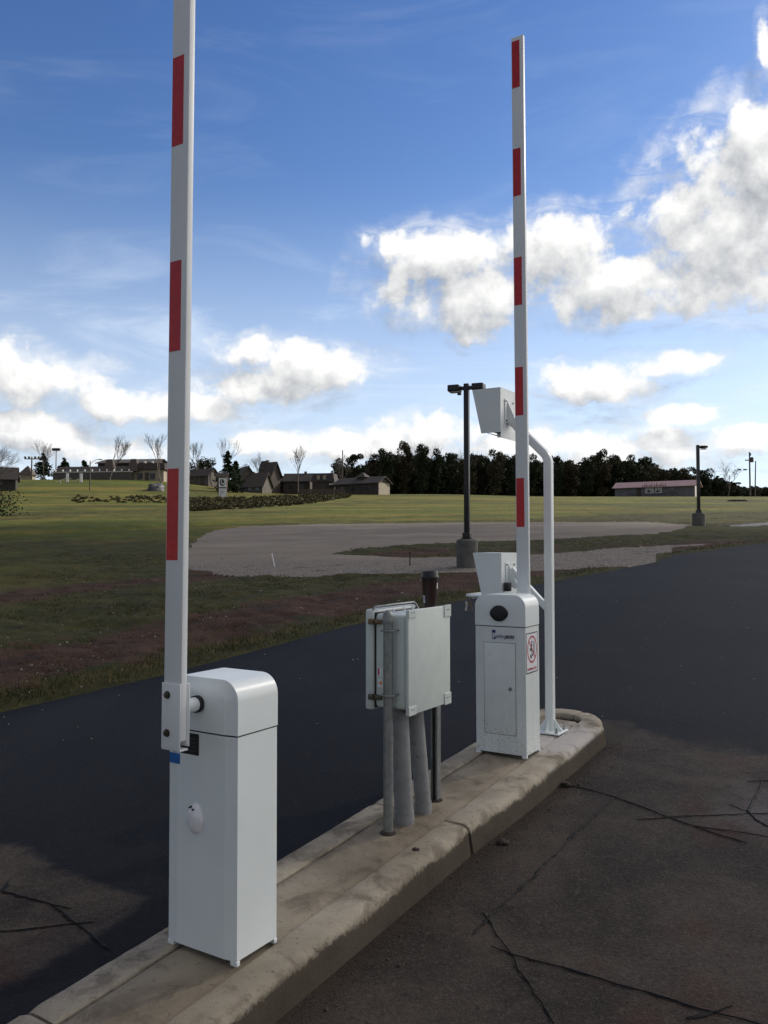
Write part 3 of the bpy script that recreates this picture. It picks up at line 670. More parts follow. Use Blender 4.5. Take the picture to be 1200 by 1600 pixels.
# slash from upper left to lower right as seen (left is +x here)
for a0 in (math.pi * .25,):
    ux, uz = math.cos(a0), math.sin(a0); w = .0045
    rg.quad((cxs + ux * r1 - uz * w, .1622, czs + uz * r1 * 1.12 + ux * w), (cxs + ux * r1 + uz * w, .1622, czs + uz * r1 * 1.12 - ux * w), (cxs - ux * r1 + uz * w, .1622, czs - uz * r1 * 1.12 - ux * w), (cxs - ux * r1 - uz * w, .1622, czs - uz * r1 * 1.12 + ux * w))
rg.build('prohibition_ring', M['redink'], sign)
pg = MB()
def disc(x, z, r, y=.1617, n=14): pg.add([(x + r * math.cos(2 * math.pi * k / n), y, z + r * math.sin(2 * math.pi * k / n)) for k in range(n)], [tuple(range(n))])
def stroke(x0, z0, x1, z1, w, y=.1617):
    L = math.hypot(x1 - x0, z1 - z0); ux, uz = -(z1 - z0) / L * w, (x1 - x0) / L * w
    pg.quad((x0 + ux, y, z0 + uz), (x1 + ux, y, z1 + uz), (x1 - ux, y, z1 - uz), (x0 - ux, y, z0 - uz))
disc(.012, .705, .009); stroke(.014, .694, .022, .662, .008); stroke(.022, .664, .040, .655, .004); stroke(.040, .672, .040, .648, .005); stroke(.018, .690, .036, .684, .003)  # rider
stroke(.022, .662, .008, .640, .004); disc(.028, .617, .013); disc(.000, .624, .009); stroke(.028, .617, .006, .640, .002)
disc(-.022, .704, .006); stroke(-.022, .697, -.022, .668, .007); stroke(-.019, .668, -.018, .632, .0032); stroke(-.026, .668, -.027, .632, .0032)          # walker
pg.build('pictogram', M['ink'], sign)
text_mesh('AUTOMATIC GATE', .021, M['redink'], 'lettering', sign, Matrix(((-1, 0, 0, .086), (0, 0, 1, .1616), (0, 1, 0, .533), (0, 0, 0, 1))), .0003, xs=.82)

# ------------------------------------------------------------------ control enclosure, its posts and conduits
box = thing('control_enclosure', P3(1.56, -.232, .146), ANG, 'pale grey utility enclosure clamped between two steel posts on the island', 'electrical box')
bx0, bx1, by0, by1, bz0, bz1 = -.207, .207, -.105, .075, .565, 1.055
MB().box(bx0, bx1, by0, by1, bz0 + .01, bz1 - .01, .018).build('body', M['encl'], box, True, 40)
bp = MB().box(bx0 - .012, bx1 + .010, -.129, -.112, bz0 - .012, bz1 + .014, .003).build('back_plate', M['encl'], box, True, 30)
MB().box(bx0 + .01, bx1 - .01, -.114, -.102, bz0 + .02, bz1 - .02).build('back_spacer', M['encl'], box)
dr = MB().box(bx0 - .010, bx1 + .010, .080, .129, bz0 - .005, bz1 + .010, .012).build('door', M['encl'], box, True, 40)
MB().box(bx0 + .004, bx1 - .004, .073, .082, bz0 + .008, bz1 - .006).build('gasket', M['black'], box)
for sx in (-1, 1):
    for zt in (0, 1):
        xa = bx0 - .014 if sx < 0 else bx1 - .058; xb = bx0 + .060 if sx < 0 else bx1 + .014
        za = bz0 - .016 if not zt else bz1 - .045; zb = bz0 + .043 if not zt else bz1 + .018
        if sx < 0: za, zb = (bz0 - .013, bz0 + .030) if not zt else (bz1 - .024, bz1 + .015)
        tb = MB().box(xa, xb, -.1335, -.1285, za, zb, .001).build('mounting_tab', M['encl'], bp)
        for k in (.35, .65):
            xm = xa + (xb - xa) * k; zm = (za + zb) / 2 + .006
            MB().add([(xm + .0035 * math.cos(a), y, zm + .0035 * math.sin(a)) for y in (-.1345, -.133) for a in [2 * math.pi * i / 10 for i in range(10)]], [tuple(range(10)), *[(i, (i + 1) % 10, 10 + (i + 1) % 10, 10 + i) for i in range(10)]]).build('screw', M['black'], tb)
for zc, mm in ((1.005, M['brass']), (.628, M['black'])):
    lt = MB(); lt.box(bx0 - .028, bx0 - .011, .070, .100, zc - .014, zc + .014, .002); lt.box(bx0 - .020, bx0 - .002, .028, .074, zc - .012, zc + .012, .002); lt.box(bx0 - .026, bx0 - .019, .036, .060, zc - .008, zc + .008, .002)
    lt.build('latch', mm if zc > .8 else M['zinc'], box, True, 30)
MB().tube([(bx0 - .002, .088, bz1 + .006), (bx0 + .010, .082, bz1 + .022), (0, .080, bz1 + .024), (bx1 - .02, .078, bz1 + .024), (bx1 - .004, .074, bz1 + .012), (bx1 - .002, .060, bz1 - .014)], .006, 8).build('top_rod', M['galv'], box, True, 60)
for xx in (-.08, .03, .12): MB().lathe([(.007, bz1 - .012), (.007, bz1 + .004), (.004, bz1 + .008)], 12, xx, .045).build('screw', M['sticker'], box)
st = MB().box(bx0 - .001, bx0 + .0004, .032, .058, .735, .775).build('warning_sticker', M['sticker'], box)
MB().box(bx0 - .0018, bx0 - .0008, .048, .056, .738, .772).build('print_block', M['redink'], st)
st2 = MB().box(bx0 - .001, bx0 + .0004, .030, .056, .678, .718).build('warning_sticker', M['sticker'], box)
MB().add([(bx0 - .0016, .033, .687), (bx0 - .0016, .053, .699), (bx0 - .0016, .033, .711)], [(0, 1, 2)]).build('triangle', M['orange'], st2)
def post(s, p, r, top, label):
    o = thing('steel_post', P3(s, p, .146), ANG, label, 'post', 'galvanised posts holding the enclosure')
    MB().lathe([(r, -.02), (r, top)], 22).build('shaft', M['galv'], o, True, 60)
    MB().lathe([(r + .004, top - .030), (r + .004, top), (r + .001, top + .012), (r * .7, top + .024), (r * .25, top + .030)], 22).build('post_cap', M['galv'], o, True, 40)
    MB().lathe([(r + .022, -.004), (r + .014, .004), (r + .002, .010)], 18).build('grout', M['dirt'], o, True, 60)
    return o
pA = post(1.308, -.200, .0245, 1.056, 'thicker domed galvanised post on the near side of the enclosure')
for z in (.985, .668):
    MB().tube([(.045, -.034, z), (.0, -.034, z), (-.022, -.026, z), (-.030, 0, z), (-.022, .026, z), (0, .034, z), (.045, .034, z)], .0045, 8).build('u_bolt', M['galv'], pA, True, 60)
pB = post(1.800, -.205, .0225, .990, 'thinner galvanised post on the far side of the enclosure')
old_shaft = [c for c in pB.children if c.name.startswith('shaft')][0]; bpy.data.objects.remove(old_shaft)
for c in list(pB.children):
    if c.name.startswith('post_cap'): bpy.data.objects.remove(c)
cm = MB(); q_ = .0205
cm.box(q_ - .003, q_, -q_, q_, -.02, .99); cm.box(-q_, q_ - .003, -q_, -q_ + .003, -.02, .99); cm.box(-q_, q_ - .003, q_ - .003, q_, -.02, .99)
cm.box(-q_, -q_ + .003, -q_ + .003, -q_ + .011, -.02, .99); cm.box(-q_, -q_ + .003, q_ - .011, q_ - .003, -.02, .99)
cm.build('channel', M['galv'], pB)
pB['label'] = 'slotted galvanised channel post on the far side of the enclosure'
def conduit(s0, p0, s1, p1, r, label):
    a = P3(s0, p0, .146); o = thing('conduit_pipe', a, 0, label, 'conduit', 'plastic conduits rising into the enclosure')
    b = P3(s1, p1, 0); b.z = a.z + .600; dlt = b - a
    MB().tube([dlt * -.03, dlt * .5, dlt * 1.0], r, 28).build('pipe', M['pvc'], o, True, 60)
    MB().tube([dlt * .02, dlt * .10], r + .0035, 28).build('collar', M['pvc'], o, True, 60); return o
conduit(1.455, -.195, 1.43, -.215, .0475, 'fat grey plastic conduit directly behind the near post')
conduit(1.620, -.178, 1.60, -.222, .0410, 'slimmer grey plastic conduit leaning between the fat one and the far post')
stp = thing('stub_pipe', P3(1.735, -.235, .146), ANG, 'short grey stub pipe with black cap beside the far post', 'pipe')
MB().lathe([(.014, -.01), (.014, .165)], 16).build('pipe', M['pvc'], stp, True, 60)
MB().lathe([(.018, .165), (.020, .20), (.016, .215)], 16).build('pipe_cap', M['black'], stp, True, 60)
MB().lathe([(.012, .215), (.016, .232), (.010, .242)], 14).build('plug', M['pvc'], stp, True, 60)
# coffee cup on top of the enclosure
cup = thing('coffee_cup', P3(1.650, -.155, .146) + Vector((0, 0, bz1 - .010)), ANG + .4, 'tall dark red-brown paper coffee cup with black lid standing on the enclosure', 'cup')
MB().lathe([(.0305, .0), (.031, .004), (.0405, .150), (.041, .152)], 36).build('cup_wall', M['cup'], cup, True, 60)
MB().lathe([(.0425, .146), (.0435, .150), (.0435, .158), (.041, .162), (.0400, .178), (.038, .182), (.034, .182), (.033, .178)], 36).build('lid', M['black'], cup, True, 40)
def cup_patch(a0, a1, z0, z1, m, name, par):
    vs, fs = [], []
    for i in range(7):
        a = a0 + (a1 - a0) * i / 6
        for z in (z0, z1): rr_ = .0311 + (z - .004) / .146 * .0095 + .0005; vs.append((rr_ * math.cos(a), rr_ * math.sin(a), z))
    fs = [(2 * i, 2 * i + 2, 2 * i + 3, 2 * i + 1) for i in range(6)]; return MB().add(vs, fs).build(name, m, par)
cup.scale = (1.08, 1.08, 1.12)
base_a = math.atan2(-cup.location.y, -cup.location.x) - (ANG + .4)     # towards the viewer's side of the road
s1 = cup_patch(base_a - 1.15, base_a - .78, .035, .068, M['sticker'], 'paper_label', cup); cup_patch(base_a - 1.08, base_a - .86, .040, .062, mat('pale blue print', (.16, .22, .40), .5, var=.3, scale=200), 'print_block', s1)
cup_patch(base_a + 1.05, base_a + 1.38, .100, .128, M['sticker'], 'paper_label', cup)

# ------------------------------------------------------------------ two-height reader pedestal
ped = thing('reader_pedestal', P3(3.29, -.13, .146), ANG, 'white bent-tube pedestal carrying an upper and a lower reader hood behind the far gate', 'reader stand')
def sq_tube(path, h, mb=None, r=.008):
    mb = mb or MB(); rings = []; n = len(path)
    sec = []
    for (cx_, cy_, a0) in ((h - r, h - r, 0), (-h + r, h - r, 90), (-h + r, -h + r, 180), (h - r, -h + r, 270)):
        for k in range(4): a = R(a0 + 30 * k); sec.append((cx_ + r * math.cos(a), cy_ + r * math.sin(a)))
    for i, p in enumerate(path):
        p = Vector(p); t = (Vector(path[min(i + 1, n - 1)]) - Vector(path[max(i - 1, 0)])).normalized()
        u = Vector((1, 0, 0)); w = t.cross(u).normalized(); rings.append([p + u * a + w * b for a, b in sec])
    return mb.loft(rings)
bend = [(0, 0, .0), (0, 0, 1.0), (0, 0, 1.84)] + [(0, .11 - .11 * math.cos(a), 1.84 + .11 * math.sin(a)) for a in [R(45) * i / 7 for i in range(1, 8)]]
y_, z_ = bend[-1][1], bend[-1][2]; bend.append((0, y_ + .25, z_ + .25))
sq_tube(bend, .028).build('pole', M['white'], ped, True, 40)
sq_tube([(0, .020, .845), (0, .28, 1.105)], .022).build('branch_arm', M['white'], ped, True, 40)
pl = MB().box(-.095, .095, -.095, .095, 0, .010, .002).build('base_plate', M['white'], ped, True, 30)
gs = MB()
for ang in range(4):
    c, s = math.cos(ang * math.pi / 2), math.sin(ang * math.pi / 2); tri = [(.027, .010), (.088, .010), (.027, .095)]
    vs = [(r * c - w * s, r * s + w * c, z) for w in (-.003, .003) for r, z in tri]; gs.add(vs, [(0, 1, 2), (5, 4, 3), (0, 3, 4, 1), (1, 4, 5, 2), (2, 5, 3, 0)])
gs.build('gusset', M['white'], ped)
for sx in (-1, 1):
    for sy in (-1, 1): MB().lathe([(.011, .010), (.011, .018), (.005, .018), (.005, .042)], 10, sx * .070, sy * .070).build('anchor_bolt', M['galv'], pl)
def hood(zb, zt):
    h = empty('reader_hood', (0, 0, 0)); h.parent = ped; ya, yt, yb = .295, .515, .445; x0, x1 = -.14, .14; T = .004
    mb = MB(); sec = [(ya, zb), (ya, zt), (yt, zt), (yb, zb)]
    for xa in (x0, x1 - T):
        mb.add([(x, y, z) for x in (xa, xa + T) for y, z in sec], [(3, 2, 1, 0), (4, 5, 6, 7), (0, 1, 5, 4), (1, 2, 6, 5), (2, 3, 7, 6), (3, 0, 4, 7)])
    mb.box(x0 + T, x1 - T, ya, ya + T, zb, zt); mb.box(x0 + T, x1 - T, ya + T, yt, zt - T, zt)
    mb.add([(x, y, z) for x in (x0 + T, x1 - T) for y, z in ((ya + T, zb - .038), (yb - .03, zb + .004), (yb - .03, zb + .008), (ya + T, zb - .033))], [(3, 2, 1, 0), (4, 5, 6, 7), (0, 1, 5, 4), (1, 2, 6, 5), (2, 3, 7, 6), (3, 0, 4, 7)])
    mb.box(x0 + T, x1 - T, ya, ya + T, zb - .038, zb)
    mb.build('shell', M['white'], h)
    MB().box(x0 + .01, x1 - .01, ya + .06, ya + .09, zb + .01, zt - .02).build('reader_panel', M['black'], h)
    br = MB(); zc = (zb + zt) / 2
    br.box(-.075, .075, ya - .006, ya - .001, zc - .085, zc + .085, .001); br.add([(x, y, z) for x in (-.032, -.027) for y, z in ((ya - .006, zc - .075), (ya - .006, zc + .075), (ya - .075, zc - .085), (ya - .055, zc - .100))], [(0, 1, 2, 3), (7, 6, 5, 4), (0, 4, 5, 1), (1, 5, 6, 2), (2, 6, 7, 3), (3, 7, 4, 0)])
    br.build('mount_plate', M['white'], h)
    for xx in (-.06, .06):
        for zz in (-.07, .07): MB().add([(xx + .006 * math.cos(a), y, zc + zz + .006 * math.sin(a)) for y in (ya - .012, ya - .005) for a in [math.pi / 3 * i for i in range(6)]], [tuple(range(6)), *[(i, (i + 1) % 6, 6 + (i + 1) % 6, 6 + i) for i in range(6)]]).build('bolt', M['zinc'], h)
    return h
up = hood(2.068, 2.384); lo = hood(.915, 1.222)
MB().box(-.12, -.07, .250, .288, .955, 1.015, .004).build('intercom', M['black'], ped, True, 30)
tr = MB(); tr.box(-.13, .11, .446, .575, .912, .920, .001); tr.box(-.13, .11, .571, .575, .920, .930, .001); tr.build('tray', M['white'], lo)
# keys hanging on a small chain from the tray
kx, ky = SP(3.18, -.705); kz = Hs(kx, ky) + .146 + .905
keys = thing('key_bunch', (kx, ky, kz), ANG, 'bunch of keys on a chain dangling beside the lower reader hood', 'keys')
ch = MB()
for i in range(9):
    y0 = -.13 + i * .016; z0 = .012 - .018 * math.sin(math.pi * i / 8); c = Vector((0, y0, z0)); pts = []
    for k in range(9):
        a = 2 * math.pi * k / 8; e = Vector((0, 1, 0)) * .010 * math.cos(a) + (Vector((0, 0, 1)) if i % 2 else Vector((1, 0, 0))) * .006 * math.sin(a); pts.append(c + e)
    ch.tube(pts, .0022, 5, False)
ch.build('chain', M['sticker'], keys)
MB().tube([(0, .016 * math.cos(a), -.018 + .016 * math.sin(a)) for a in [2 * math.pi * k / 14 for k in range(15)]], .002, 6, False).build('ring', M['galv'], keys)
M['key'] = mat('nickel key', (.55, .53, .50), .4, .4, var=.05)
for (ro, yy, m_) in ((.10, .004, M['key']), (-.45, -.012, M['brass'])):
    k = MB(); k.lathe([(.013, -.0015), (.013, .0015)], 18, 0, -.012, 'x'); k.box(-.0015, .0015, -.006, .006, -.070, -.022); k.box(-.0015, .0015, .006, .010, -.066, -.052)
    ko = k.build('key', m_, keys); ko.location = (.003 * (1 if ro > 0 else -1), yy, -.032); ko.rotation_euler = (ro, 0, 0)

# ------------------------------------------------------------------ lamp posts
def lamp_post(loc, rz, heads, label, base_r, base_h, height, square=False):
    o = thing('lamp_post', loc, rz, label, 'lamp post', 'dark lamp posts on concrete bases')
    MB().lathe([(base_r, -.4), (base_r, base_h - .03), (base_r - .03, base_h)], 28).build('base', M['conc_base'], o, True, 40)
    MB().box(-.12, .12, -.12, .12, base_h, base_h + .025, .004).build('foot_plate', M['lampblk'], o)
    MB().box(-.09, .09, -.09, .09, base_h + .025, base_h + .15, .015).build('base_cover', M['lampblk'], o)
    MB().box(-.057, .057, -.057, .057, base_h + .1, height, .006).build('pole', M['lampblk'], o, True, 30)
    for sx in heads:
        hd = MB(); hd.box(min(sx * .15, sx * .42), max(sx * .15, sx * .42), -.14, .14, height - .17, height - .02, .02) if len(heads) > 1 else hd.box(sx * .08, sx * .40, -.14, .14, height - .13, height - .03, .04)
        h = hd.build('lamp_head', M['lampblk'], o, True, 40)
        MB().box(min(sx * .05, sx * .19), max(sx * .05, sx * .19), -.04, .04, height - .14, height - .06).build('bracket', M['lampblk'], h)
        xa = sx * .285 if len(heads) > 1 else sx * .25
        MB().box(xa - .11, xa + .11, -.10, .10, height - .185, height - .155).build('lens', M['lens'], h)
        if len(heads) > 1 and sx < 0: MB().box(-.21, -.13, -.03, .03, height - .25, height - .19).build('sensor', M['lampblk'], h)
    return o
l1 = ground_at(730, 888); lamp_post((l1[0], l1[1], Hs(*l1)), R(-22), (-1, 1), 'tall dark twin-head lamp post on round concrete base left of the reader hood', .245, .66, 4.22)
l2 = ground_at(1092, 822); lamp_post((l2[0], l2[1], Hs(*l2)), R(4), (1,), 'distant single-head lamp post on concrete base at the right end of the gravel lot', .27, .55, 3.92 * l2[1] / 42.0 * 1.04)

# ------------------------------------------------------------------ poles, wires and sign
def pole(u, Y, vtop, r, label, name='utility_pole', cat='utility pole', group='poles on the skyline', lean=0.0, z0=None):
    p = at(u, Y); top = EYE + (850 - vtop) / F_PX * Y - p.z
    o = thing(name, p, 0, label, cat, group); MB().tube([(0, 0, -.5), (lean * .5, 0, top * .5), (lean, 0, top)], [r, r * .9, r * .75], 10).build('mast', M['wood'], o, True, 60); return o, top
o, t_ = pole(48, 150, 713, .14, 'wooden pole with small crossarm lamps, leftmost on the skyline')
MB().box(-1.3, 1.3, -.08, .08, t_ - .5, t_ - .34).build('crossarm', M['wood'], o)
for k in (-1.2, -.5, .6, 1.25): MB().lathe([(.16, t_ - .34), (.22, t_ - .1), (.1, t_ + .05)], 10, k, 0).build('insulator', M['wood'], o)
o, t_ = pole(86, 150, 703, .09, 'slim floodlight pole between the two left evergreens', 'floodlight_pole', 'light pole')
MB().box(-.7, .7, -.25, .25, t_ - .1, t_ + .35, .05).build('lamp_head', M['lampblk'], o)
o, t_ = pole(139.5, 118, 720, .09, 'road lamp mast with curved arm in front of the long low building', 'street_light', 'street light')
MB().tube([(0, 0, t_ - .5), (.35, 0, t_ - .1), (.9, 0, t_ + .2), (1.25, 0, t_ + .25)], .04, 6).build('arm', M['lens'], o); MB().box(1.2, 1.75, -.12, .12, t_ + .14, t_ + .28, .03).build('lamp_head', M['lens'], o)
pole(535, 150, 703, .11, 'thin wooden pole just left of the long low shed')
o, t_ = pole(1173, 165, 706, .17, 'tall wooden utility pole with transformer at the right edge')
MB().box(-.9, .5, -.07, .07, t_ - 1.7, t_ - 1.5).build('crossarm', M['wood'], o); MB().lathe([(.32, t_ - 2.0), (.32, t_ - 1.1), (.2, t_ - 1.0)], 12, .45, 0).build('transformer', M['wood'], o, True, 40); MB().box(-.1, .3, -.06, .06, t_ - .7, t_ - .2).build('bracket', M['wood'], o)
pole(1180.5, 170, 720, .13, 'plain pole leaning just right of the transformer pole', lean=.25)
def wire(p0, p1, sag, label):
    p0, p1 = Vector(p0), Vector(p1); pts = [p0.lerp(p1, i / 16) - Vector((0, 0, sag * 4 * (i / 16) * (1 - i / 16))) - p0 for i in range(17)]
    w = MB().tube(pts, .018, 4).build('overhead_wire', M['black'], None); w.location = p0; tag(w, label, 'wire'); return w
def pt(u, v, Y): return Vector(((u - 600) / F_PX * Y, Y, EYE + (850 - v) / F_PX * Y))
wire(pt(1173, 733, 165), pt(1090, 735, 168), .25, 'thin wire from the transformer pole towards the lamp post, carrying two signal heads')
for u, lb in ((1157, 'left dark signal head hung on the wire by the transformer pole'), (1165.5, 'right dark signal head hung on the wire by the transformer pole')):
    s_ = MB().box(-.32, .32, -.16, .16, -.13, .13, .04).build('signal_head', M['lampblk'], None); s_.location = pt(u, 733.6, 165.3); tag(s_, lb, 'signal', 'signal heads on the wire')
wire(pt(432, 739, 160), pt(535, 737, 150), .3, 'thin overhead wire between the tall house and the skyline pole')
# monument sign in front of the conifer
sgp = at(347, 112); sgn = thing('roadside_sign', sgp, R(-6), 'white roadside sign with dark round emblem and little shingled roof by the conifer', 'sign')
k_ = 112 / F_PX
M['brownwood'] = mat('dark stained timber', (.075, .058, .046), .85, var=.2, scale=3)
M['signwhite'] = mat('white sign face', (.80, .80, .79), .4, var=.03)
M['shingle'] = mat('brown shingles', (.092, .074, .064), .9, var=.22, scale=4, bump=.3, bscale=18)
MB().box(-.62, .62, -.30, .25, 1.30, 2.75).build('upper_case', M['brownwood'], sgn); MB().box(-.46, .58, -.28, .22, -.3, 1.30).build('lower_case', M['brownwood'], sgn)
up_ = MB().box(-.40, .60, -.32, -.305, 1.38, 2.62).build('sign_face', M['signwhite'], sgn); lw_ = MB().box(-.38, .56, -.30, -.285, .06, 1.20).build('message_board', M['signwhite'], sgn)
cr_ = MB(); n = 24; outer = [(.10 + .38 * math.cos(2 * math.pi * k / n), 2.0 + .48 * math.sin(2 * math.pi * k / n)) for k in range(n)]; inn = [(.17 + .28 * math.cos(2 * math.pi * k / n), 2.06 + .36 * math.sin(2 * math.pi * k / n)) for k in range(n)]
cr_.add([(x, -.326, z) for x, z in outer] + [(x, -.326, z) for x, z in inn], [(k, (k + 1) % n, n + (k + 1) % n, n + k) for k in range(n)])
cr_.add([(.16 + .19 * math.cos(2 * math.pi * k / 12) * (1.1 if k % 3 else .8), -.326, 2.10 + .24 * math.sin(2 * math.pi * k / 12)) for k in range(12)], [tuple(range(12))])
cr_.build('emblem', M['ink'], up_)
for i, w in enumerate((.62, .74, .55, .70)): MB().box(-.26, -.26 + w, -.304, -.299, .95 - i * .17, 1.02 - i * .17).build('text_line', mat('grey letters', (.25, .25, .26), .6, var=.1), lw_)
rf = MB(); rf.add([(x, y, z) for x in (-.80, .80) for y, z in ((-.48, 2.72), (.0, 3.28), (.42, 2.72), (.40, 2.66), (0, 3.18), (-.46, 2.66))], [(0, 1, 7, 6), (1, 2, 8, 7), (2, 3, 9, 8), (3, 4, 10, 9), (4, 5, 11, 10), (5, 0, 6, 11), (5, 4, 3, 2, 1, 0), (6, 7, 8, 9, 10, 11)]); rf.build('roof', M['shingle'], sgn)

# ------------------------------------------------------------------ houses
M['darkwall'] = mat('blackened siding', (.030, .026, .023), .9, var=.2, scale=3)
M['tan'] = mat('tan siding', (.33, .285, .22), .85, var=.1, scale=2, bump=.2, bscale=12)
M['brownwall'] = mat('dark brown siding', (.060, .047, .038), .85, var=.18, scale=2, bump=.2, bscale=12)
M['greywall'] = mat('grey weathered siding', (.10, .087, .075), .85, var=.18, scale=2, bump=.2, bscale=12)
M['roofdark'] = mat('dark roof shingles', (.055, .047, .043), .9, var=.2, scale=3, bump=.3, bscale=14)
M['roofbrown'] = mat('brown roof shingles', (.060, .048, .042), .9, var=.2, scale=3, bump=.3, bscale=14)
M['redroof'] = mat('red metal roof', (.27, .165, .165), .6, var=.1, scale=2, col2=(.38, .27, .26), thr=(.5, .7))
M['trim'] = mat('cream trim', (.62, .60, .54), .7, var=.05)
def gable(root, w, d, hw, hr, wall, roof, over=.3, x0=0, y0=0, z0=0, along='x', name_w='wall', name_r='roof'):
    """gable house with ridge along x or y"""
    mb = MB(); T = .12
    def tp(x, y, z): return (x0 + x, y0 + y, z0 + z) if along == 'x' else (x0 + y, y0 + x, z0 + z)
    W_, D_ = (w, d) if along == 'x' else (d, w)
    a, b = W_ / 2, D_ / 2
    vs = [tp(x, y, z) for x in (-a, a) for y, z in ((-b, -.8), (-b, hw), (0, hw + hr), (b, hw), (b, -.8))]
    mb.add(vs, [(0, 1, 2, 3, 4), (9, 8, 7, 6, 5), (0, 5, 6, 1), (3, 8, 9, 4), (1, 6, 7, 2), (2, 7, 8, 3)]); wl = mb.build(name_w, wall, root)
    r = MB(); sl = hr / b; e = over
    sec = [(-b - e, hw - e * sl + .02), (0, hw + hr + .02), (b + e, hw - e * sl + .02), (b + e, hw - e * sl + .02 + T), (0, hw + hr + .02 + T * 1.3), (-b - e, hw - e * sl + .02 + T)]
    vs = [tp(x, y, z) for x in (-a - e, a + e) for y, z in sec]
    r.add(vs, [(0, 1, 2, 3, 4, 5), (11, 10, 9, 8, 7, 6)] + [(i, (i + 1) % 6, 6 + (i + 1) % 6, 6 + i) for i in range(6)]); rf = r.build(name_r, roof, root)
    return wl, rf
def win(root, x0, x1, z0, z1, y, glass=None):
    f = MB().box(x0 - .08, x1 + .08, y - .05, y + .02, z0 - .08, z1 + .08)  .build('window', M['greywall'], root); MB().box(x0, x1, y - .07, y - .045, z0, z1).build('pane', glass or M['glass'], f); return f
def chimney(rf, x, y, z0, z1, w=.5): return MB().box(x - w / 2, x + w / 2, y - w / 2, y + w / 2, z0, z1).build('chimney', M['brownwood'], rf)
def house(u, Y, rz, label, cat='house', name='house'):
    return thing(name, at(u, Y), rz, label, cat)
kk = 140 / F_PX
h = house(318, 150, R(-24), 'small low cabin with light brown roof left of the roadside sign'); _, rf = gable(h, 4.2, 3.2, 1.7, 1.2, M['greywall'], M['roofbrown']); win(h, -1.2, -.4, .6, 1.3, -1.6); MB().box(.5, 1.1, -1.66, -1.6, 0, 1.5).build('door', M['brownwood'], h)
h = house(381, 142, R(-62), 'A-frame cottage with broad steep brown roof beside the sign conifer'); _, rf = gable(h, 4.0, 4.2, 1.3, 2.7, M['greywall'], M['roofbrown'], .35); win(h, -.9, .0, .5, 1.1, -2.1)
h = house(403, 140, R(-18), 'cottage with a wide sloping brown roof below the tall house'); _, rf = gable(h, 3.3, 3.6, 1.1, 2.1, M['greywall'], M['roofbrown'], .3); chimney(rf, -1.1, .3, 2.6, 3.6); win(h, -.9, -.2, .3, .8, -1.8); win(h, .4, 1.1, .3, .8, -1.8)
h = house(421, 148, R(-35), 'tall narrow dark house with steep gabled roof and chimney'); _, rf = gable(h, 2.9, 2.4, 3.2, 2.1, M['brownwall'], M['roofdark'], .35); chimney(rf, -.9, .4, 4.3, 5.9, .45); win(h, -.5, .3, 1.8, 2.6, -1.2); gable(h, 1.0, 1.4, 4.3, 1.3, M['greywall'], M['roofbrown'], .2, x0=-1.3, name_w='turret_wall', name_r='turret_roof')
h = house(441, 152, R(-12), 'low brown-roofed annexe right of the tall house'); gable(h, 3.2, 3.0, 2.2, .9, M['brownwall'], M['roofbrown']); win(h, -.6, .4, .8, 1.6, -1.5)
h = house(467, 150, R(-8), 'wide dark house with low roof between annexe and mansard house'); _, rf = gable(h, 4.8, 3.6, 2.3, 1.3, M['brownwall'], M['roofdark']); chimney(rf, 1.2, 0, 3.2, 4.1, .4); win(h, -1.5, -.6, .8, 1.6, -1.8); win(h, .4, 1.3, .8, 1.6, -1.8)
h = house(508, 146, R(-10), 'boxy dark mansard house with two pale upper windows')
MB().box(-1.9, 1.9, -1.7, 1.7, -.8, 2.1).build('wall', M['brownwall'], h); MB().loft([[(-2.1, -1.9, 2.1), (2.1, -1.9, 2.1), (2.1, 1.9, 2.1), (-2.1, 1.9, 2.1)], [(-1.75, -1.5, 3.6), (1.75, -1.5, 3.6), (1.75, 1.5, 3.6), (-1.75, 1.5, 3.6)]]).build('roof', M['roofdark'], h)
for x in (-1.0, .1): win(h, x, x + .5, 2.5, 3.2, -1.86, M['tan'])
MB().box(1.2, 3.2, -2.1, -.3, 1.5, 1.75).build('porch_canopy', M['trim'], h); MB().box(-.4, .5, -1.76, -1.7, 0, 1.8).build('door', M['brownwood'], h)
h = house(566, 140, R(-34), 'long low dark shed with pale end wall at the foot of the wood', 'shed', 'shed'); _, rf = gable(h, 8.8, 3.4, 1.8, .95, M['brownwall'], M['roofdark'], .35); MB().box(4.395, 4.43, -1.6, 1.6, -.4, 1.75).build('end_wall', M['tan'], h)
MB().box(-.5, .9, -.7, .7, 2.2, 2.9).build('cupola', M['brownwall'], rf); MB().loft([[(-.8, -1, 2.9), (1.2, -1, 2.9), (1.2, 1, 2.9), (-.8, 1, 2.9)], [(.15, -.05, 3.7), (.25, -.05, 3.7), (.25, .05, 3.7), (.15, .05, 3.7)]]).build('cupola_roof', M['roofdark'], rf)
for x in (-3.2, -1.2, 2.0): win(h, x, x + .8, .6, 1.3, -1.7)
fn = thing('board_fence', at(500, 133), 0, 'dark board fence running before the cottages', 'fence'); mb = MB()
for i in range(48): mb.box(-3.4 + i * .155, -3.4 + i * .155 + .14, -.02, .02, -.5, .95 + .05 * random.random())
mb.build('boards', M['brownwood'], fn); MB().box(-3.4, 4.0, .02, .07, .25, .35).build('rail', M['brownwood'], fn)
